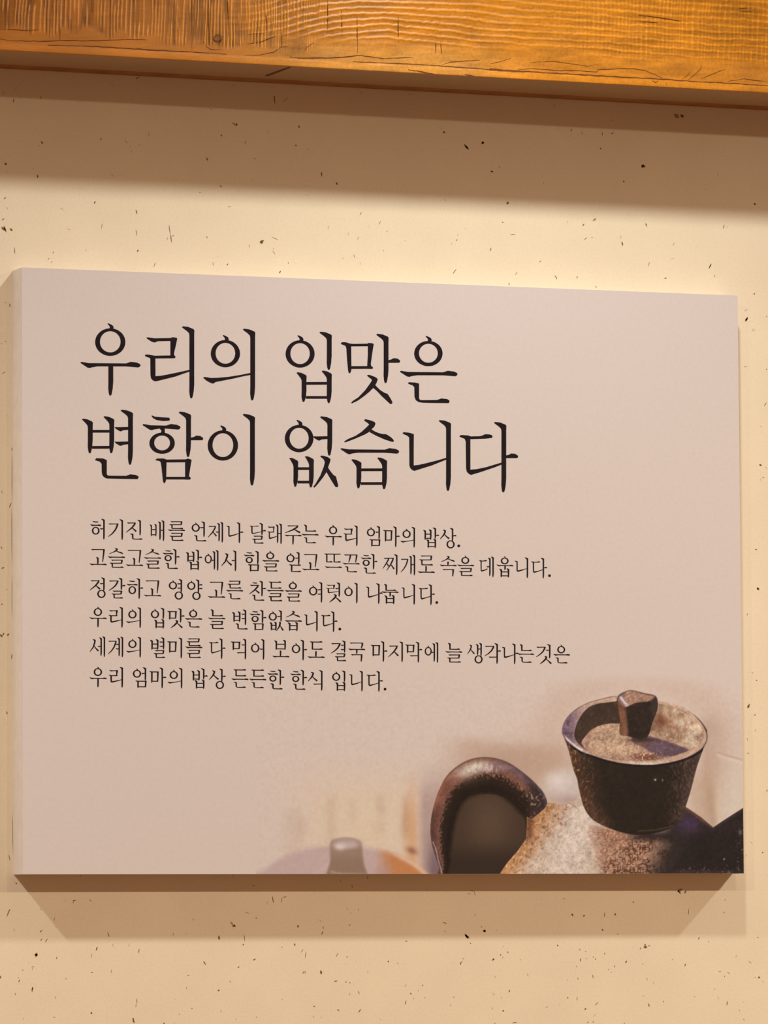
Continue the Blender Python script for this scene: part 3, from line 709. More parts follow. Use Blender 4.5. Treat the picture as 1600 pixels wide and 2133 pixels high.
# plate inside the lid
disc = zp([(285, 540), (315, 480), (380, 410), (460, 372), (560, 352), (700, 360), (860, 400), (960, 425), (1090, 470), (1200, 520), (1280, 570), (1298, 605), (1200, 655), (1060, 692), (900, 706), (720, 704), (580, 692), (450, 664), (350, 626)], *S1)
dd2 = sdf(smooth_poly(disc, 4), X, Y)
m_d = sstep(1.2, -1.2, dd2) * m_i
lay((190, 154, 122), m_d)
lay((206, 174, 136), m_d * .7 * np.exp(-((X - 1285) / 40) ** 2 - ((Y - 1548) / 22) ** 2))
lay((174, 132, 114), m_d * .6 * sstep(1245, 1222, X))
sp2 = vnoise(X / 2.8, Y / 2.4, 81.0, 12.0)
lay((142, 104, 84), m_d * sstep(.68, .86, sp2) * .5)
lay((150, 112, 92), m_d * sstep(.55, .7, fbm(X, Y, 12, 2, 27.0)) * .5)
lay((222, 194, 164), m_d * sstep(.32, .16, sp2) * .45)
shad = zp([(770, 480), (900, 470), (950, 478), (1080, 520), (1200, 560), (1295, 600), (1270, 640), (1180, 662), (1060, 668), (960, 640), (900, 600), (830, 560), (770, 530)], *S1)
dsd = sdf(smooth_poly(shad, 4), X, Y)
lay((98, 76, 84), m_i * sstep(2.5, -2.5, dsd) * .95)
lay((130, 104, 100), m_i * sstep(2, -4, dsd) * sstep(.6, .8, sp2) * .5)
blob(1340, 1547, 16, 6, (120, 82, 60), .8)
lay((116, 68, 48), m_d * .9 * np.exp(-(((X - 1345) / 32) ** 2 + ((Y - 1577 + (X - 1345) * -.02) / 8) ** 2) ** 1.5) * sstep(.35, .55, sp2 + .2))
lay((226, 192, 164), m_d * sstep(.74, .84, vnoise(X / 2.4, Y / 2.4, 5.0, 99.0)) * np.exp(-((X - 1345) / 40) ** 2 - ((Y - 1573) / 10) ** 2) * .8)
# white highlights printed along the front lip
lipb = np.exp(-((dr + 2.6) / 2.0) ** 2) * m_r
lay((232, 220, 212), lipb * sstep(1172, 1182, X) * sstep(1218, 1212, X) * sstep(1525, 1540, Y) * .95)
lay((58, 48, 52), np.exp(-line_d([(1216, 1568), (1219, 1574)]) ** 2 / 3) * .9)
lay((226, 204, 186), lipb * sstep(1290, 1320, X) * sstep(1400, 1370, X) * sstep(1560, 1575, Y) * .8)
lay((166, 134, 124), m_r * (1 - m_i) * sstep(.55, .75, speck) * sstep(1215, 1225, X) * sstep(1290, 1270, X) * sstep(1560, 1566, Y) * .8)
lay((58, 46, 44), np.exp(-((dr + .3) / 1.2) ** 2) * sstep(1440, 1455, X) * .75)
lay((66, 48, 42), np.exp(-((dr) / 1.1) ** 2) * sstep(1490, 1470, Y) * sstep(1300, 1270, X) * .45)
# knob of the lid
knob = zp([(618, 140), (640, 82), (700, 50), (760, 38), (870, 64), (972, 86), (1002, 125), (1006, 205), (985, 270), (958, 340), (940, 400), (928, 445), (895, 492), (830, 502), (770, 488), (710, 470), (645, 452), (648, 330), (640, 260), (628, 190)], *S1)
dn = sdf(smooth_poly(knob, 4), X, Y)
m_n = sstep(0.9, -0.9, dn)
lay((48, 37, 30), m_n)
lay((128, 84, 60), m_n * sstep(1308, 1300, X - (Y - 1480) * .09) * .95)
lay((70, 52, 40), m_n * sstep(.55, .8, fbm(X, Y, 7, 2, 3.0)) * .5)
lay((70, 54, 48), m_n * sstep(1352, 1362, X) * .6)
lay((140, 98, 74), m_n * np.exp(-((X - 1302) / 5) ** 2 - ((Y - 1521) / 14) ** 2) * .8)
ktop = zp([(622, 120), (640, 82), (700, 50), (760, 38), (870, 64), (975, 90), (950, 128), (900, 145), (830, 150), (770, 165), (720, 192), (680, 190), (650, 165)], *S1)
dt = sdf(smooth_poly(ktop, 4), X, Y)
m_t = sstep(1.0, -1.0, dt) * m_n
lay((160, 122, 98), m_t)
lay((190, 152, 126), m_t * sstep(.55, .75, vnoise((X + Y) / 4, (Y - X) / 8, 4.0, 4.0)) * .8)
lay((122, 92, 88), m_t * sstep(1306, 1298, X) * .6)
streak([(1294, 1453), (1299, 1461), (1305, 1468)], 3.0, (232, 214, 210), .9)
lay((104, 76, 58), m_t * np.exp(-((dt + 1) / 1.5) ** 2) * sstep(1325, 1340, X) * .6)
lay((60, 44, 38), np.exp(-(dn / 1.1) ** 2) * sstep(1475, 1460, Y) * .5)
lay((54, 40, 30), m_i * .8 * np.exp(-((X - 1336) / 34) ** 2 - ((Y - 1541) / 4.5) ** 2))

pots = (((do < 0) & (dh > 0)) | (db < 0) | (ds < 0) | (dc < 0) | (dr < 0) | (dn < 0)).astype(float)
grain = 0.05 * n_fine + pots * (0.20 * n_fine + 0.16 * (vnoise(X / 2.0, Y / 2.0, 140.0, 33.0) - .5) + 0.16 * n_mid)
C = C * (1 + grain[:, None])
wgt = np.clip(np.abs(C - np.array(PRINT_REF)).max(1) / 30.0, 0, 1)[:, None]
C = C * (1 - wgt * np.array([0.0, 0.04, 0.03]))
# fade the painting into the plain print at the borders of the grid
bl = (sstep(1395, 1440, Y) * sstep(478, 540, X))[:, None]
C = np.array(PRINT_REF) * (1 - bl) + C * bl
inkc = np.clip(PALB * lin(np.clip(C, 0, 255)) / PREF, 0.004, 0.93)

PART[part_blur] = 1
PART[(do < 0) & (dh > 0) & (db > 0)] = 2                     # handle
PART[(db < 0)] = 3                                           # body
PART[(ds < 0) & (X > 1405)] = 4                              # spout
PART[dc < 0] = 5                                             # lid
PART[dn < 0] = 6                                             # knob
gny, gnx = GXX.shape
pg = PART.reshape(gny, gnx)
cell = pg[:-1, :-1]
gid = np.arange(gnx * gny).reshape(gny, gnx)
cq = np.stack([gid[:-1, :-1], gid[:-1, 1:], gid[1:, 1:], gid[1:, :-1]], -1)
def print_piece(name, mask, parent, label=None, extra=None, plain=None):
    q = cq[mask]
    used, inv = np.unique(q.ravel(), return_inverse=True)
    vs = [tuple(p) for p in PP[used]]
    fs = [tuple(r) for r in inv.reshape(-1, 4).tolist()]
    cols = inkc[used]
    if extra:
        o = len(vs); vs += extra[0]; fs += [tuple(i + o for i in r) for r in extra[1]]
        cols = np.concatenate([cols, np.tile(PALB, (len(extra[0]), 1))])
    ob = new_obj(name, sl(vs), fs, M_PRINT, parent)
    set_color(ob, 'ink', cols)
    if label: tag(ob, label)
    return ob
x0, x1, z0, z1 = -PW / 2, PW / 2, -PH / 2, PH / 2
xa, za = gx[0], gz[-1]
ev = [(x0, -PT, z0), (xa, -PT, z0), (xa, -PT, z1), (x0, -PT, z1), (xa, -PT, za), (x1, -PT, za), (x1, -PT, z1), (xa, -PT, z1)]
print_piece('print_background', cell == 0, sign, None, (ev, [(0, 1, 2, 3), (4, 5, 6, 7)]))
print_piece('blurred_pot_picture', cell == 1, sign, 'soft mauve and orange lid of a pot, cut by the lower edge')
tp = print_piece('teapot_picture', cell == 3, sign, 'brown and cream stoneware body of the pictured teapot')
print_piece('handle', cell == 2, tp, 'dark looped handle')
print_piece('spout', cell == 4, tp, 'black spout cut by the right edge')
ld_ = print_piece('lid', cell == 5, tp, 'dark cup-shaped lid')
print_piece('knob', cell == 6, tp, 'stubby knob of the lid')
# ------------------------------------------------------------------ lettering
# Glyph pieces are outlines in brush units; 8 units = 1 photo pixel in the heading.
class Pen:
    def __init__(self, bold=1.0): self.polys = []; self.bold = bold
    def poly(self, pts): self.polys.append([(float(a), float(b)) for a, b in pts])
    def V(self, x, y0, y1, w=80, hd=165, lip=True):
        w *= self.bold; k = hd / 165.0; h = w / 2
        if lip:
            self.poly([(x - hd, y0 + 4), (x - hd + 22, y0 - 8), (x - 60 * k, y0 + 2), (x + h - 12, y0 + 38), (x + h + 3, y0 + 58), (x + h, y0 + 140),
                       (x - h, y0 + 140), (x - h - 8, y0 + 105), (x - h - 40 * k, y0 + 72), (x - hd + 20, y0 + 24)])
            t = y0 + 130
        else:
            t = y0
        L = y1 - t; b = min(230, L * .5)
        self.poly([(x - h, t), (x + h, t), (x + h, y1 - b), (x + h - 8, y1 - b * .5), (x + h - 24, y1 - 30), (x + 4, y1), (x - 22, y1),
                   (x - h + 6, y1 - 40), (x - h - 2, y1 - b * .5), (x - h, y1 - b)])
    def H(self, x0, x1, y):
        self.poly([(x0, y - 42), (x0 + 18, y - 50), (x0 + 140, y - 30), (x1 - 240, y - 25), (x1 - 160, y - 51), (x1 - 60, y - 38), (x1 - 8, y - 14), (x1, y + 5),
                   (x1 - 5, y + 25), (x1 - 35, y + 42), (x1 - 240, y + 26), (x0 + 290, y + 25), (x0 + 190, y + 40), (x0 + 155, y + 52), (x0 + 115, y + 42), (x0 + 8, y - 28)])
    def ring(self, cx, cy, rx, ry, tick=True, w=80, wt=48, wb=58):
        n = 40; w *= self.bold; wt *= self.bold; wb *= self.bold
        o = [(cx + rx * math.cos(2 * math.pi * i / n), cy + ry * math.sin(2 * math.pi * i / n)) for i in range(n)]
        iy = cy + (wt - wb) / 2; ix = rx - w; ir = ry - (wt + wb) / 2
        q = [(cx + ix * math.cos(2 * math.pi * i / n), iy + ir * math.sin(2 * math.pi * i / n)) for i in range(n)]
        for i in range(n):
            j = (i + 1) % n
            self.poly([o[i], o[j], q[j], q[i]])
        if tick:
            tp_ = cy - ry
            self.poly([(cx - 46, tp_ - 74), (cx - 34, tp_ - 84), (cx + 10, tp_ - 66), (cx + 44, tp_ - 44), (cx + 57, tp_ - 14), (cx + 46, tp_ + 26), (cx - 28, tp_ + 20), (cx - 6, tp_ - 12), (cx - 14, tp_ - 38)])
    def bar(self, x0, y0, x1, y1, w=45):
        w *= self.bold
        self.poly([(x0, y0 - w / 2), (x1, y1 - w / 2), (x1, y1 + w / 2), (x0, y0 + w / 2)])
    def st(self, pts, ws):
        p = np.array(pts, float); t = np.gradient(p, axis=0); t /= np.linalg.norm(t, axis=1)[:, None]
        n = np.stack([-t[:, 1], t[:, 0]], 1); w = np.array(ws, float)[:, None] * self.bold / 2
        A = p + n * w; B = p - n * w
        for i in range(len(p) - 1):
            self.poly([A[i], A[i + 1], B[i + 1], B[i]])
    def arm_r(self, x, y, l=245):
        self.poly([(x, y - 18), (x + 45, y - 28), (x + 90, y - 52), (x + 155, y - 46), (x + l - 55, y - 16), (x + l - 50, y + 8), (x + l - 68, y + 25), (x, y + 25)])
    def arm_l(self, x0, x1, y):
        self.poly([(x0, y - 22), (x0 + 60, y - 20), (x1, y - 24), (x1, y + 22), (x0 + 150, y + 30), (x0 + 105, y + 50), (x0 + 85, y + 44), (x0 + 25, y + 8)])
    def bulge(self, x0, x1, y):                # thin bar with a heavy right end
        self.poly([(x0, y - 24), (x1 - 190, y - 24), (x1 - 130, y - 50), (x1 - 50, y - 42), (x1 - 6, y - 18), (x1, y + 6), (x1 - 12, y + 28), (x1 - 60, y + 30), (x0, y + 26)])
    def corner_head(self, x, y):               # soft wedge entering a vertical from the left
        self.poly([(x - 150, y - 8), (x - 120, y - 24), (x - 30, y - 22), (x + 40, y + 4), (x + 40, y + 60), (x - 40, y + 70), (x - 60, y + 32), (x - 140, y + 12)])

# ---- heading, read glyph by glyph from the board
def heading_one():
    out = []
    ox, oy = 160, 660
    g = Pen(); g.ring(558, 420, 252, 230); g.H(60, 1062, 800); g.V(567, 815, 1310, lip=False); out.append((g, ox, oy))
    g = Pen()
    g.poly([(1160, 348), (1180, 340), (1300, 357), (1565, 352), (1565, 402), (1350, 406), (1300, 428), (1250, 415), (1168, 362)])
    g.poly([(1560, 352), (1600, 338), (1655, 346), (1674, 355), (1670, 385), (1652, 470), (1620, 608), (1624, 640), (1647, 662), (1638, 688), (1560, 690)])
    g.poly([(1135, 640), (1148, 628), (1190, 627), (1300, 648), (1600, 642), (1600, 690), (1310, 693), (1225, 690), (1140, 655)])
    g.poly([(1225, 660), (1310, 660), (1312, 988), (1400, 982), (1525, 958), (1700, 922), (1880, 882), (1880, 912), (1780, 945), (1650, 992), (1520, 1025), (1400, 1055), (1312, 1075), (1268, 1058), (1236, 1022), (1228, 960)])
    g.V(1917, 165, 1355); out.append((g, ox, oy))
    ox = 350
    g = Pen(); g.ring(957, 612, 244, 227)
    g.poly([(585, 1012), (610, 1000), (720, 1018), (830, 1015), (1000, 1000), (1180, 972), (1375, 934), (1375, 968), (1250, 990), (1100, 1025), (950, 1055), (790, 1086), (765, 1108), (740, 1110), (700, 1095), (640, 1062)])
    g.V(1412, 205, 1390); out.append((g, ox, oy))
    ox, oy = 580, 670
    g = Pen(); g.ring(362, 537, 242, 228); g.V(848, 175, 800); g.V(428, 850, 1335, hd=128); g.V(848, 822, 1355, hd=128)
    g.bar(462, 1028, 815, 1026); g.bar(460, 1262, 815, 1262); out.append((g, ox, oy))
    g = Pen()
    g.poly([(1040, 358), (1060, 342), (1120, 342), (1200, 366), (1260, 370), (1490, 366), (1490, 410), (1214, 412), (1216, 600), (1218, 800), (1205, 845), (1190, 860), (1175, 856), (1162, 820), (1145, 640), (1132, 440), (1115, 400), (1050, 376)])
    g.poly([(1485, 366), (1500, 354), (1560, 358), (1590, 372), (1580, 430), (1560, 560), (1540, 715), (1550, 740), (1575, 760), (1578, 778), (1562, 787), (1480, 787), (1480, 720), (1490, 560), (1490, 420)])
    g.bar(1212, 765, 1490, 763)
    g.V(1795, 210, 1022)
    dx = 1520
    g.poly([(1478, 892), (1492, 885), (dx + 0, 888), (dx + 80, 915), (dx + 125, 942), (dx + 136, 962), (dx + 118, 1015), (dx + 95, 1058), (dx + 60, 1105), (dx, 1165), (1440, 1232), (1330, 1312), (1230, 1361), (1210, 1355), (1240, 1320), (1330, 1262), (1440, 1150), (1520, 1040), (dx + 36, 985), (dx + 36, 962), (dx - 20, 920), (1482, 902)])
    g.poly([(dx + 85, 1045), (dx + 130, 1095), (dx + 180, 1142), (dx + 250, 1186), (dx + 298, 1202), (dx + 345, 1270), (dx + 382, 1340), (dx + 372, 1370), (dx + 340, 1369), (dx + 200, 1238), (dx + 120, 1152), (dx + 55, 1100)])
    g.arm_r(1830, 660, 250); out.append((g, ox, oy))
    ox = 770
    g = Pen(); g.ring(980, 531, 237, 211); g.H(505, 1465, 868)
    g.poly([(640, 1022), (655, 1008), (760, 1014), (825, 1032), (825, 1280), (840, 1303), (880, 1308), (1120, 1305), (1165, 1290), (1195, 1279), (1290, 1288), (1328, 1312), (1334, 1332), (1318, 1357), (1000, 1354), (880, 1350), (820, 1340), (770, 1308), (748, 1250), (745, 1090), (720, 1062), (650, 1037)])
    out.append((g, ox, oy))
    return out

def heading_two():
    out = []
    ox, oy = 165, 840
    g = Pen(); g.V(185, 264, 832, hd=140); g.V(543, 222, 830, hd=140); g.bar(222, 466, 505, 466); g.bar(215, 735, 515, 733)
    g.V(855, 115, 1022); g.arm_l(588, 820, 418); g.arm_l(588, 820, 660)
    g.poly([(264, 938), (288, 914), (400, 920), (460, 945), (460, 1182), (475, 1202), (500, 1207), (780, 1209), (820, 1195), (855, 1182), (940, 1193), (982, 1214), (992, 1236), (972, 1263), (700, 1258), (460, 1252), (415, 1232), (385, 1195), (376, 1140), (374, 1010), (345, 972), (272, 950)])
    out.append((g, ox, oy))
    g = Pen()
    g.poly([(1203, 208), (1215, 203), (1260, 221), (1380, 233), (1500, 240), (1514, 265), (1500, 291), (1400, 295), (1290, 280), (1232, 248)])
    g.H(1055, 1688, 396); g.poly([(1340, 420), (1425, 420), (1428, 500), (1360, 500), (1372, 458)])
    g.ring(1382, 665, 212, 177, tick=False)
    g.V(1823, 147, 893); g.arm_r(1862, 590, 256)
    g.poly([(1272, 938), (1300, 920), (1400, 919), (1460, 938), (1780, 934), (1780, 982), (1455, 985), (1452, 1180), (1446, 1290), (1428, 1330), (1410, 1328), (1395, 1290), (1372, 1060), (1360, 985), (1340, 962), (1280, 950)])
    g.poly([(1766, 936), (1810, 921), (1860, 934), (1874, 950), (1866, 985), (1830, 1215), (1850, 1232), (1862, 1252), (1846, 1271), (1766, 1271)])
    g.bar(1448, 1247, 1800, 1247); out.append((g, ox, oy))
    ox = 350
    g = Pen(); g.ring(915, 702, 253, 252); g.V(1408, 184, 1368); out.append((g, ox, oy))
    ox, oy = 580, 850
    g = Pen(); g.ring(346, 507, 239, 228); g.V(857, 144, 790); g.arm_l(575, 822, 492)
    g.V(290, 836, 1310, w=76, hd=110); g.V(550, 808, 1320, w=78, hd=110); g.bar(325, 1008, 515, 1008); g.bar(320, 1233, 515, 1233)
    g.poly([(700, 800), (715, 791), (760, 796), (820, 815), (862, 843), (870, 860), (858, 905), (828, 990), (800, 1070), (740, 1162), (660, 1262), (602, 1326), (580, 1312), (618, 1262), (700, 1120), (755, 980), (775, 900), (755, 855), (700, 810)])
    g.poly([(826, 985), (845, 1020), (875, 1062), (920, 1115), (960, 1140), (980, 1220), (999, 1290), (985, 1321), (950, 1312), (880, 1202), (802, 1068)])
    out.append((g, ox, oy))
    ox = 710
    g = Pen()
    g.poly([(390, 200), (410, 184), (500, 205), (565, 232), (579, 262), (560, 308), (510, 357), (460, 406), (400, 440), (250, 505), (130, 552), (65, 573), (58, 556), (110, 520), (250, 460), (350, 392), (430, 318), (474, 272), (450, 250), (395, 212)])
    g.poly([(508, 352), (560, 385), (630, 415), (700, 432), (758, 435), (830, 480), (872, 520), (886, 545), (878, 563), (840, 558), (730, 522), (600, 465), (475, 398)])
    g.H(-5, 972, 718); g.V(302, 860, 1335, hd=128); g.V(730, 830, 1350, hd=124); g.bar(338, 1028, 695, 1027); g.bar(335, 1257, 695, 1256)
    out.append((g, ox, oy))
    g = Pen()
    g.poly([(1030, 414), (1050, 400), (1150, 412), (1218, 435), (1216, 700), (1216, 956), (1300, 946), (1450, 912), (1600, 874), (1760, 828), (1760, 858), (1520, 955), (1400, 992), (1228, 1046), (1190, 1032), (1158, 1000), (1143, 955), (1140, 490), (1110, 462), (1036, 428)])
    g.V(1795, 207, 1378); out.append((g, ox, oy))
    ox = 900
    g = Pen()
    g.poly([(458, 466), (485, 448), (600, 455), (650, 472), (800, 468), (840, 457), (885, 434), (970, 440), (1002, 455), (1010, 475), (1000, 496), (900, 510), (640, 518), (640, 1026), (740, 1018), (900, 985), (1165, 905), (1165, 940), (1050, 985), (800, 1070), (652, 1113), (612, 1095), (580, 1060), (568, 1005), (562, 560), (545, 512), (465, 480)])
    g.V(1197, 238, 1402); g.arm_r(1232, 808, 255); out.append((g, ox, oy))
    return out

# ---- smaller text: syllables put together from their letters
def shifted(pts, dx, dy): return [(a + dx, b + dy) for a, b in pts]
BOLD = 1.12
def syllable(ch):
    code = ord(ch) - 0xAC00
    ini = 'ㄱㄲㄴㄷㄸㄹㅁㅂㅃㅅㅆㅇㅈㅉㅊㅋㅌㅍㅎ'[code // 588]
    vow = 'ㅏㅐㅑㅒㅓㅔㅕㅖㅗㅘㅙㅚㅛㅜㅝㅞㅟㅠㅡㅢㅣ'[(code % 588) // 28]
    fin = ' ㄱㄲㄳㄴㄵㄶㄷㄹㄺㄻㄼㄽㄾㄿㅀㅁㅂㅄㅅㅆㅇㅈㅊㅋㅌㅍㅎ'[code % 28]
    g = Pen(BOLD)
    vert = vow in 'ㅏㅐㅑㅓㅔㅕㅖㅣㅢ'
    if vert:
        F = fin != ' '
        vx = 740 if vow in 'ㅏㅑ' else 810
        vend = {' ': 1195, 'ㄱ': 1195, 'ㄴ': 900, 'ㄷ': 730, 'ㄹ': 700, 'ㅁ': 770, 'ㅂ': 650, 'ㅄ': 650, 'ㅅ': 830, 'ㅇ': 770}[fin]
        ay = 345 if F else 570
        if vow in 'ㅐㅔㅖ':
            x1, x2 = (610, 815) if vow == 'ㅐ' else (645, 835)
            g.V(x1, 65, vend - 60, w=76, hd=120); g.V(x2, 0, vend, w=76, hd=130)
            if vow == 'ㅐ': g.bar(x1, ay, x2, ay, 46)
            if vow == 'ㅔ': g.arm_l(x1 - 215, x1, ay + 10)
            if vow == 'ㅖ': g.arm_l(x1 - 215, x1, ay - 130); g.arm_l(x1 - 215, x1, ay + 130)
        else:
            g.V(vx, 0, vend)
            if vow == 'ㅏ': g.arm_r(vx + 36, 450 if F else 570)
            if vow == 'ㅑ': g.arm_r(vx + 36, 310); g.arm_r(vx + 36, 530)
            if vow == 'ㅓ': g.arm_l(560, vx, ay)
            if vow == 'ㅕ':
                a, b = (260, 510) if F else (430, 690)
                g.arm_l(vx - 250, vx, a); g.arm_l(vx - 250, vx, b)
            if vow == 'ㅢ':
                g.poly(shifted([(585, 1012), (610, 1000), (720, 1018), (830, 1015), (1000, 1000), (1180, 972), (1375, 934), (1375, 968), (1250, 990), (1100, 1025), (950, 1055), (790, 1086), (765, 1108), (740, 1110), (700, 1095), (640, 1062)], -597, -195))
        sx = 0.76 if vow == 'ㅐ' else (0.84 if vow in 'ㅔㅖ' else 1.0)
        q = Pen(BOLD)
        if ini == 'ㅇ':
            if F: q.ring(318, 370, 242, 228)
            elif vow == 'ㅢ': q.ring(355, 412, 244, 227)
            else: q.ring(317 / (1 if sx == 1 else .95), 525, 250, 250)
        elif ini == 'ㅎ':
            if F:
                q.st([(140, 88), (300, 110), (450, 112)], (34, 52, 48)); q.H(-20, 606, 262); q.ring(299, 525, 212, 180, tick=False); q.bar(299, 270, 299, 350, 60)
            else:
                q.st([(150, 152), (300, 178), (470, 178)], (34, 52, 48)); q.H(0, 650, 372); q.ring(330, 690, 225, 228, tick=False); q.bar(330, 380, 330, 470, 60)
        elif ini == 'ㄱ':
            if F:
                q.arm_l(10, 560, 172); q.st([(530, 150), (505, 250), (400, 430), (230, 590), (0, 740)], (85, 84, 74, 56, 28))
            else:
                q.arm_l(10, 580, 262); q.st([(545, 240), (520, 360), (420, 590), (240, 820), (0, 1010)], (88, 88, 80, 62, 30))
        elif ini == 'ㄴ':
            q.poly(shifted([(1030, 414), (1050, 400), (1150, 412), (1218, 435), (1216, 700), (1216, 956), (1300, 946), (1450, 912), (1600, 874), (1760, 828), (1760, 858), (1520, 955), (1400, 992), (1228, 1046), (1190, 1032), (1158, 1000), (1143, 955), (1140, 490), (1110, 462), (1036, 428)], -1795 + vx, -205))
        elif ini == 'ㄷ':
            p0 = [(458, 466), (485, 448), (600, 455), (650, 472), (800, 468), (840, 457), (885, 434), (970, 440), (1002, 455), (1010, 475), (1000, 496), (900, 510), (640, 518), (640, 1026), (740, 1018), (900, 985), (1165, 905), (1165, 940), (1050, 985), (800, 1070), (652, 1113), (612, 1095), (580, 1060), (568, 1005), (562, 560), (545, 512), (465, 480)]
            p0 = shifted(p0, -457, -238)
            if F: p0 = [(a, 150 + (b - 200) * .72) for a, b in p0]
            if vow == 'ㅔ': p0 = [(min(a, 590), b) for a, b in p0]
            q.poly(p0)
        elif ini == 'ㄹ':
            s, o = (.66, 20) if F else (1.0, 0)
            def Y_(b): return (b - 165) * s + o
            d = -1107
            for P_ in ([(1160, 348), (1180, 340), (1300, 357), (1565, 352), (1565, 402), (1350, 406), (1300, 428), (1250, 415), (1168, 362)],
                       [(1560, 352), (1600, 338), (1655, 346), (1674, 355), (1670, 385), (1652, 470), (1620, 608), (1624, 640), (1647, 662), (1638, 688), (1560, 690)],
                       [(1135, 640), (1148, 628), (1190, 627), (1300, 648), (1600, 642), (1600, 690), (1310, 693), (1225, 690), (1140, 655)],
                       [(1225, 660), (1310, 660), (1312, 988), (1400, 982), (1525, 958), (1700, 922), (1880, 882), (1880, 912), (1780, 945), (1650, 992), (1520, 1025), (1400, 1055), (1312, 1075), (1268, 1058), (1236, 1022), (1228, 960)]):
                q.poly([(a + d, Y_(b)) for a, b in P_])
        elif ini == 'ㅁ':
            if F: x0_, x1_, y0_, y1_ = 60, 470, 180, 570
            else: x0_, x1_, y0_, y1_ = 95, 500, 235, 790
            q.corner_head(x0_ + 40, y0_); q.V(x0_ + 40, y0_ + 10, y1_ + 90, lip=False)
            q.bar(x0_, y0_ + 12, x1_, y0_ + 12, 46); q.st([(x1_ - 10, y0_ - 15), (x1_ - 12, y0_ + 60), (x1_ - 30, y1_ + 20)], (100, 84, 66)); q.bar(x0_ + 20, y1_, x1_ - 5, y1_, 46)
        elif ini == 'ㅂ':
            if F: a, b, y0_, y1_ = 140, 470, 110, 720
            else: a, b, y0_, y1_ = 135, 490, 210, 930
            q.V(a, y0_ + 40, y1_, hd=130); q.V(b, y0_, y1_, hd=130); q.bar(a, y0_ + (y1_ - y0_) * .45, b, y0_ + (y1_ - y0_) * .45); q.bar(a, y1_ - 95, b, y1_ - 95)
        elif ini == 'ㅅ':
            if F:
                q.st([(175, 110), (260, 150)], (30, 80)); q.st([(300, 130), (290, 250), (190, 430), (0, 640)], (90, 88, 70, 30)); q.st([(225, 340), (380, 500), (540, 620)], (34, 60, 84))
            else:
                q.st([(200, 170), (300, 220)], (30, 85)); q.st([(335, 195), (320, 360), (210, 640), (-20, 900)], (92, 92, 74, 30)); q.st([(255, 520), (400, 700), (580, 850)], (34, 62, 90))
        elif ini in 'ㅈㅊ':
            y0_ = 180 if F else 255
            y1_ = 740 if F else 900
            if ini == 'ㅊ':
                q.st([(180, 105), (320, 125), (440, 125)], (34, 52, 48)); y0_ = 255; y1_ = 770
            q.arm_l(30, 540, y0_)
            h = y1_ - y0_
            q.st([(510, y0_ - 20), (480, y0_ + h * .16), (300, y0_ + h * .55), (-15, y1_)], (84, 84, 72, 28))
            q.st([(310, y0_ + h * .45), (430, y0_ + h * .65), (580, y0_ + h * .88)], (34, 60, 86))
        elif ini == 'ㅉ':
            q.arm_l(30, 330, 230); q.bar(200, 226, 640, 222, 46)
            q.st([(330, 210), (300, 330), (170, 560), (-20, 830)], (72, 72, 62, 28)); q.st([(600, 205), (570, 340), (430, 620), (210, 940)], (76, 76, 64, 28))
            q.st([(200, 500), (260, 580), (330, 690)], (30, 50, 66)); q.st([(440, 560), (540, 690), (650, 850)], (32, 58, 80))
        for p_ in q.polys: g.poly([(a * sx, b) for a, b in p_])
        # finals
        fx = vx - 740
        if fin == 'ㄴ':
            g.poly(shifted([(264, 938), (288, 914), (400, 920), (460, 945), (460, 1182), (475, 1202), (500, 1207), (780, 1209), (820, 1195), (855, 1182), (940, 1193), (982, 1214), (992, 1236), (972, 1263), (700, 1258), (460, 1252), (415, 1232), (385, 1195), (376, 1140), (374, 1010), (345, 972), (272, 950)], -45 - 70 + fx, -112))
        elif fin == 'ㄹ': rieul_final(g, 250 + fx, 800 + fx, 740, 1165)
        elif fin == 'ㅁ':
            x0_, x1_ = 270 + fx, 770 + fx
            g.corner_head(x0_ + 40, 795); g.V(x0_ + 40, 800, 1195, lip=False); g.bar(x0_, 805, x1_, 805, 46)
            g.st([(x1_ - 8, 780), (x1_ - 10, 850), (x1_ - 30, 1150)], (100, 84, 70)); g.bar(x0_ + 20, 1130, x1_, 1130, 46)
        elif fin == 'ㅂ':
            g.V(320 + fx, 690, 1190, hd=125); g.V(740 + fx, 655, 1195, hd=125); g.bar(320 + fx, 870, 740 + fx, 868); g.bar(320 + fx, 1105, 740 + fx, 1105)
        elif fin == 'ㅄ':
            a = fx - 117
            g.V(290 + a, 700, 1170, w=76, hd=110); g.V(550 + a, 670, 1180, w=78, hd=110); g.bar(290 + a, 870, 550 + a, 870); g.bar(290 + a, 1096, 550 + a, 1096)
            g.st([(775 + a, 660), (800 + a, 760), (740 + a, 960), (590 + a, 1180)], (80, 90, 74, 34)); g.st([(800 + a, 880), (880 + a, 1020), (980 + a, 1165)], (34, 60, 88))
        elif fin == 'ㅅ':
            a = fx + 465
            g.st([(-30 + a, 695), (40 + a, 730)], (34, 84)); g.st([(85 + a, 715), (50 + a, 840), (-110 + a, 1000), (-310 + a, 1150)], (94, 92, 74, 26)); g.st([(80 + a, 870), (210 + a, 985), (365 + a, 1130)], (36, 62, 92))
        elif fin == 'ㅇ': g.ring(620 + fx * .6, 950, 245, 235, tick=False)
        elif fin == 'ㄱ':
            g.arm_l(230 + fx, vx, 800)
        elif fin == 'ㄷ':
            g.corner_head(320 + fx, 745); g.bulge(300 + fx, 860 + fx, 760); g.V(320 + fx, 760, 1150, lip=False); g.bulge(300 + fx, 870 + fx, 1130)
    else:
        F = fin != ' '
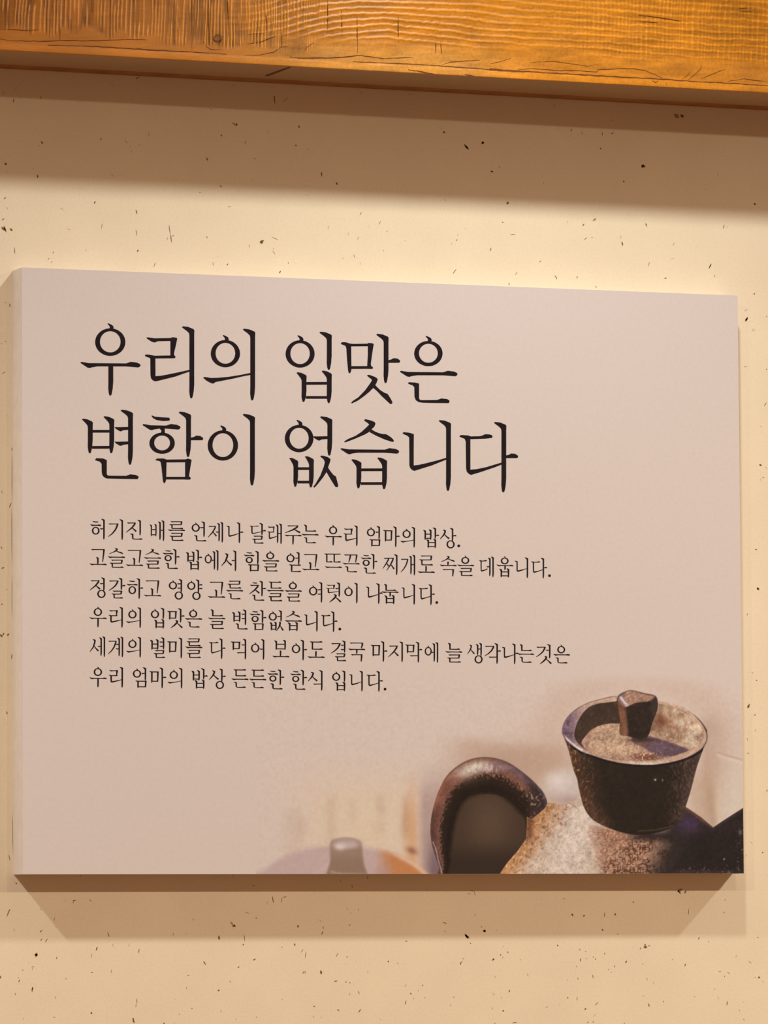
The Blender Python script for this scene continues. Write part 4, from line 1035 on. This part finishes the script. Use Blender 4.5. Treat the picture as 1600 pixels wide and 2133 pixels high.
        # bars of the horizontal vowels
        if vow == 'ㅗ' and not F: hy = 990; g.H(30, 1040, hy); g.V(520, 560 if ini not in 'ㄹㅂㄷ' else 640, 985, lip=ini in 'ㄱㅅ', hd=110)
        elif vow == 'ㅗ': hy = 570; g.H(30, 1040, hy); g.V(520, 340, 560, lip=False)
        elif vow == 'ㅜ' and not F: hy = 675; g.H(30, 1040, hy); g.V(530, 690, 1200, lip=False)
        elif vow == 'ㅜ': hy = 495; g.H(30, 1040, hy); g.V(540, 510, 760, lip=False)
        elif F: hy = 545 if fin == 'ㄹ' else 600; g.H(30, 1040, hy)
        else: hy = 830; g.H(30, 1040, hy)
        top = hy - 90
        if vow == 'ㅗ' and not F: top = 600
        if ini == 'ㅇ':
            if not F: g.ring(520, 310, 245, 228)
            elif fin == 'ㅂ': g.ring(520, 225, 235, 195)
            else: g.ring(510, 300 if fin != 'ㄹ' else 250, 240, 213 if fin != 'ㄹ' else 200)
        elif ini == 'ㄱ':
            e = 840 if vow == 'ㅗ' else 430
            g.arm_l(120, 900, 120); g.st([(870, 100), (865, 250), (800, e)], (92, 84, 44))
        elif ini == 'ㄲ':
            g.arm_l(110, 880, 85); g.st([(490, 90), (470, 220), (390, 520)], (80, 76, 44)); g.st([(860, 65), (850, 200), (790, 520)], (88, 80, 46))
        elif ini == 'ㄴ':
            g.V(300, 20, 340, hd=130); g.bulge(262, 900, 385); g.bar(300, 250, 300, 400, 0)
            g.poly([(260, 250), (340, 250), (340, 400), (260, 400)])
        elif ini == 'ㄷ':
            b_ = 520 if not F else 395
            y_ = 95 if not F else 45
            g.corner_head(310, y_); g.bulge(290, 900, y_ + 8); g.poly([(270, y_), (350, y_), (350, b_ + 20), (270, b_ + 20)]); g.bulge(280, 910, b_)
        elif ini == 'ㄸ':
            for a, w_ in ((60, 400), (500, 450)):
                g.corner_head(a + 80, 60); g.bar(a + 40, 70, a + w_, 62, 48); g.poly([(a + 40, 60), (a + 118, 60), (a + 118, 530), (a + 40, 530)]); g.bulge(a + 50, a + w_ + 20, 520)
        elif ini == 'ㄹ':
            rieul_final(g, 210, 900, 20, 440 if vow != 'ㅗ' else 560)
        elif ini == 'ㅂ':
            g.V(270, 55, 600, hd=130); g.V(790, 20, 600, hd=130); g.bar(270, 270, 790, 270); g.bar(270, 540, 790, 540)
        elif ini == 'ㅅ':
            k = .92 if fin != 'ㅂ' else 1.0
            A1 = [(390, 200), (410, 184), (500, 205), (565, 232), (579, 262), (560, 308), (510, 357), (460, 406), (400, 440), (250, 505), (130, 552), (65, 573), (58, 556), (110, 520), (250, 460), (350, 392), (430, 318), (474, 272), (450, 250), (395, 212)]
            A2 = [(508, 352), (560, 385), (630, 415), (700, 432), (758, 435), (830, 480), (872, 520), (886, 545), (878, 563), (840, 558), (730, 522), (600, 465), (475, 398)]
            for A_ in (A1, A2): g.poly([(a + 45, (b - 190) * k + 10) for a, b in A_])
        elif ini == 'ㅈ':
            g.arm_l(190, 830, 105); g.st([(800, 80), (770, 180), (520, 340), (60, 520)], (84, 84, 70, 30)); g.st([(520, 270), (700, 370), (940, 500)], (36, 60, 90))
        # finals
        if fin == 'ㄴ':
            g.poly([(a * 1.04 - 500, b * .98 - 235) for a, b in [(640, 1022), (655, 1008), (760, 1014), (825, 1032), (825, 1280), (840, 1303), (880, 1308), (1120, 1305), (1165, 1290), (1195, 1279), (1290, 1288), (1328, 1312), (1334, 1332), (1318, 1357), (1000, 1354), (880, 1350), (820, 1340), (770, 1308), (748, 1250), (745, 1090), (720, 1062), (650, 1037)]])
        elif fin == 'ㄹ': rieul_final(g, 230, 920, 690, 1130)
        elif fin == 'ㅂ':
            g.V(320, 690, 1180, hd=128); g.V(750, 660, 1190, hd=124); g.bar(320, 862, 750, 862); g.bar(320, 1095, 750, 1095)
        elif fin == 'ㄱ':
            g.arm_l(190, 860, 800); g.st([(825, 780), (825, 900), (800, 1195)], (92, 84, 56))
    return g
def rieul_final(g, x0, x1, y0, y1):
    h = y1 - y0
    g.arm_l(x0 - 20, x1 - 40, y0 + 22)
    g.st([(x1 - 65, y0), (x1 - 70, y0 + h * .2), (x1 - 90, y0 + h * .5)], (90, 82, 66))
    g.bar(x0 + 20, y0 + h * .48, x1 - 70, y0 + h * .46, 46); g.corner_head(x0 + 60, y0 + h * .46)
    g.poly([(x0 + 20, y0 + h * .46), (x0 + 100, y0 + h * .46), (x0 + 100, y1 + 20), (x0 + 60, y1 + 24), (x0 + 28, y1 - 10)])
    g.bulge(x0 + 60, x1 + 30, y1)
def ring_dot(g, r):
    n = 14
    g.poly([(r * math.cos(2 * math.pi * i / n), r * math.sin(2 * math.pi * i / n)) for i in range(n)])

def text_object(name, placed, parent, depth=0.0001):
    """placed: list of (pen, map to photo pixels); ink lies on the front of the canvas"""
    V_, F_ = [], []
    for g, fn in placed:
        for pi_, p_ in enumerate(g.polys):
            k = len(V_)
            for a, b in p_:
                x, y = fn(a, b)
                V_.append(on_plane(x, y, -PT - depth - 0.000005 * (pi_ % 12)))
            area = sum(p_[i][0] * p_[(i + 1) % len(p_)][1] - p_[(i + 1) % len(p_)][0] * p_[i][1] for i in range(len(p_)))
            f_ = list(range(k, k + len(p_)))
            F_.append(tuple(f_ if area < 0 else f_[::-1]))
    return new_obj(name, sl(V_), F_, M_INK, parent)
for fnc, lab in ((heading_one, 'upper line of the large black heading'), (heading_two, 'lower line of the large black heading')):
    pl = [(g, (lambda a, b, ox=ox, oy=oy: (ox + a / 8.0, oy + b / 8.0))) for g, ox, oy in fnc()]
    ln = empty('heading_line', (0, 0, PH / 2))
    ln.parent = sign
    tag(ln, lab)
    for one in pl:
        o = text_object('syllable', [one], ln)
        o.location.z = -PH / 2

LINES = [
    ('first', 1081.0, 215, .0261, '허187.7 기225.8 진263.2 배311.8 를348.6 언396.5 제433.7 나472.6 달519.8 래556.9 주592 는627.2 우675.7 리715 엄761.6 마798.7 의834.7 밥881.1 상917.1 .955.7', 1137),
    ('second', 1140.5, 218, .0237, '고185.4 슬223.6 고261.4 슬299 한339.6 밥386.8 에424 서462 힘508.7 을545 얻594 고628.7 뜨676 끈713 한752.4 찌798.2 개835 로869.5 속915.3 을951.6 데998.2 웁1033.4 니1070.6 다1106.4 .1144.8', 1199),
    ('third', 1203.2, 216, .0210, '정187.7 갈226.7 하263.8 고299 영349 양387.3 고432.4 른469.8 찬519.8 들554.4 을592.2 여641.3 럿678.4 이715 나763.3 눕794 니834.7 다872.2 .910', 1255),
    ('fourth', 1263.9, 216, .0205, '우185.4 리225.5 의263.3 입311.6 맛350.2 은384.4 늘432.7 변482.8 함520.9 없557.1 습592.4 니631.8 다669 .708', 1310.3),
    ('fifth', 1325.7, 217, .0176, '세187.8 계225.4 의263.3 별312 미349 를384.9 다435.6 먹482.7 어520.5 보566.2 아605.6 도640 결689.6 국724.4 마773 지809.5 막845.8 에882.4 늘927 생974 각1010 나1046.6 는1076.7 것1117.2 은1151.5', 0),
    ('sixth', 1388.9, 217, .0160, '우185.4 리225.8 엄274.1 마311.7 의349.5 밥398.2 상436.1 든480.9 든518.2 한558 한605.6 식641.9 입689.3 니725.8 다763.6 .802.2', 1435.4)]
UNIT = 1 / 28.0
for nm, y0, xr, slope, txt, ydot in LINES:
    pl = []
    for tok in txt.split():
        ch, cx = tok[0], float(tok[1:])
        if ch == '.':
            g = Pen(); ring_dot(g, 82)
            pl.append((g, lambda a, b, cx=cx: (cx + a * UNIT, ydot + b * UNIT)))
            continue
        g = syllable(ch)
        kx = UNIT * (1 - 0.03 * (cx - 185) / 1000)
        extra = 0.0
        def fn(a, b, cx=cx, kx=kx, y0=y0, xr=xr, slope=slope):
            x = cx + a * kx
            return x, y0 + slope * (cx + 20 - xr) + b * UNIT + slope * 0.5 * (a - 500) * kx
        pl.append((g, fn))
    tag(text_object('paragraph_line', pl, sign), nm + ' line of the small black paragraph')
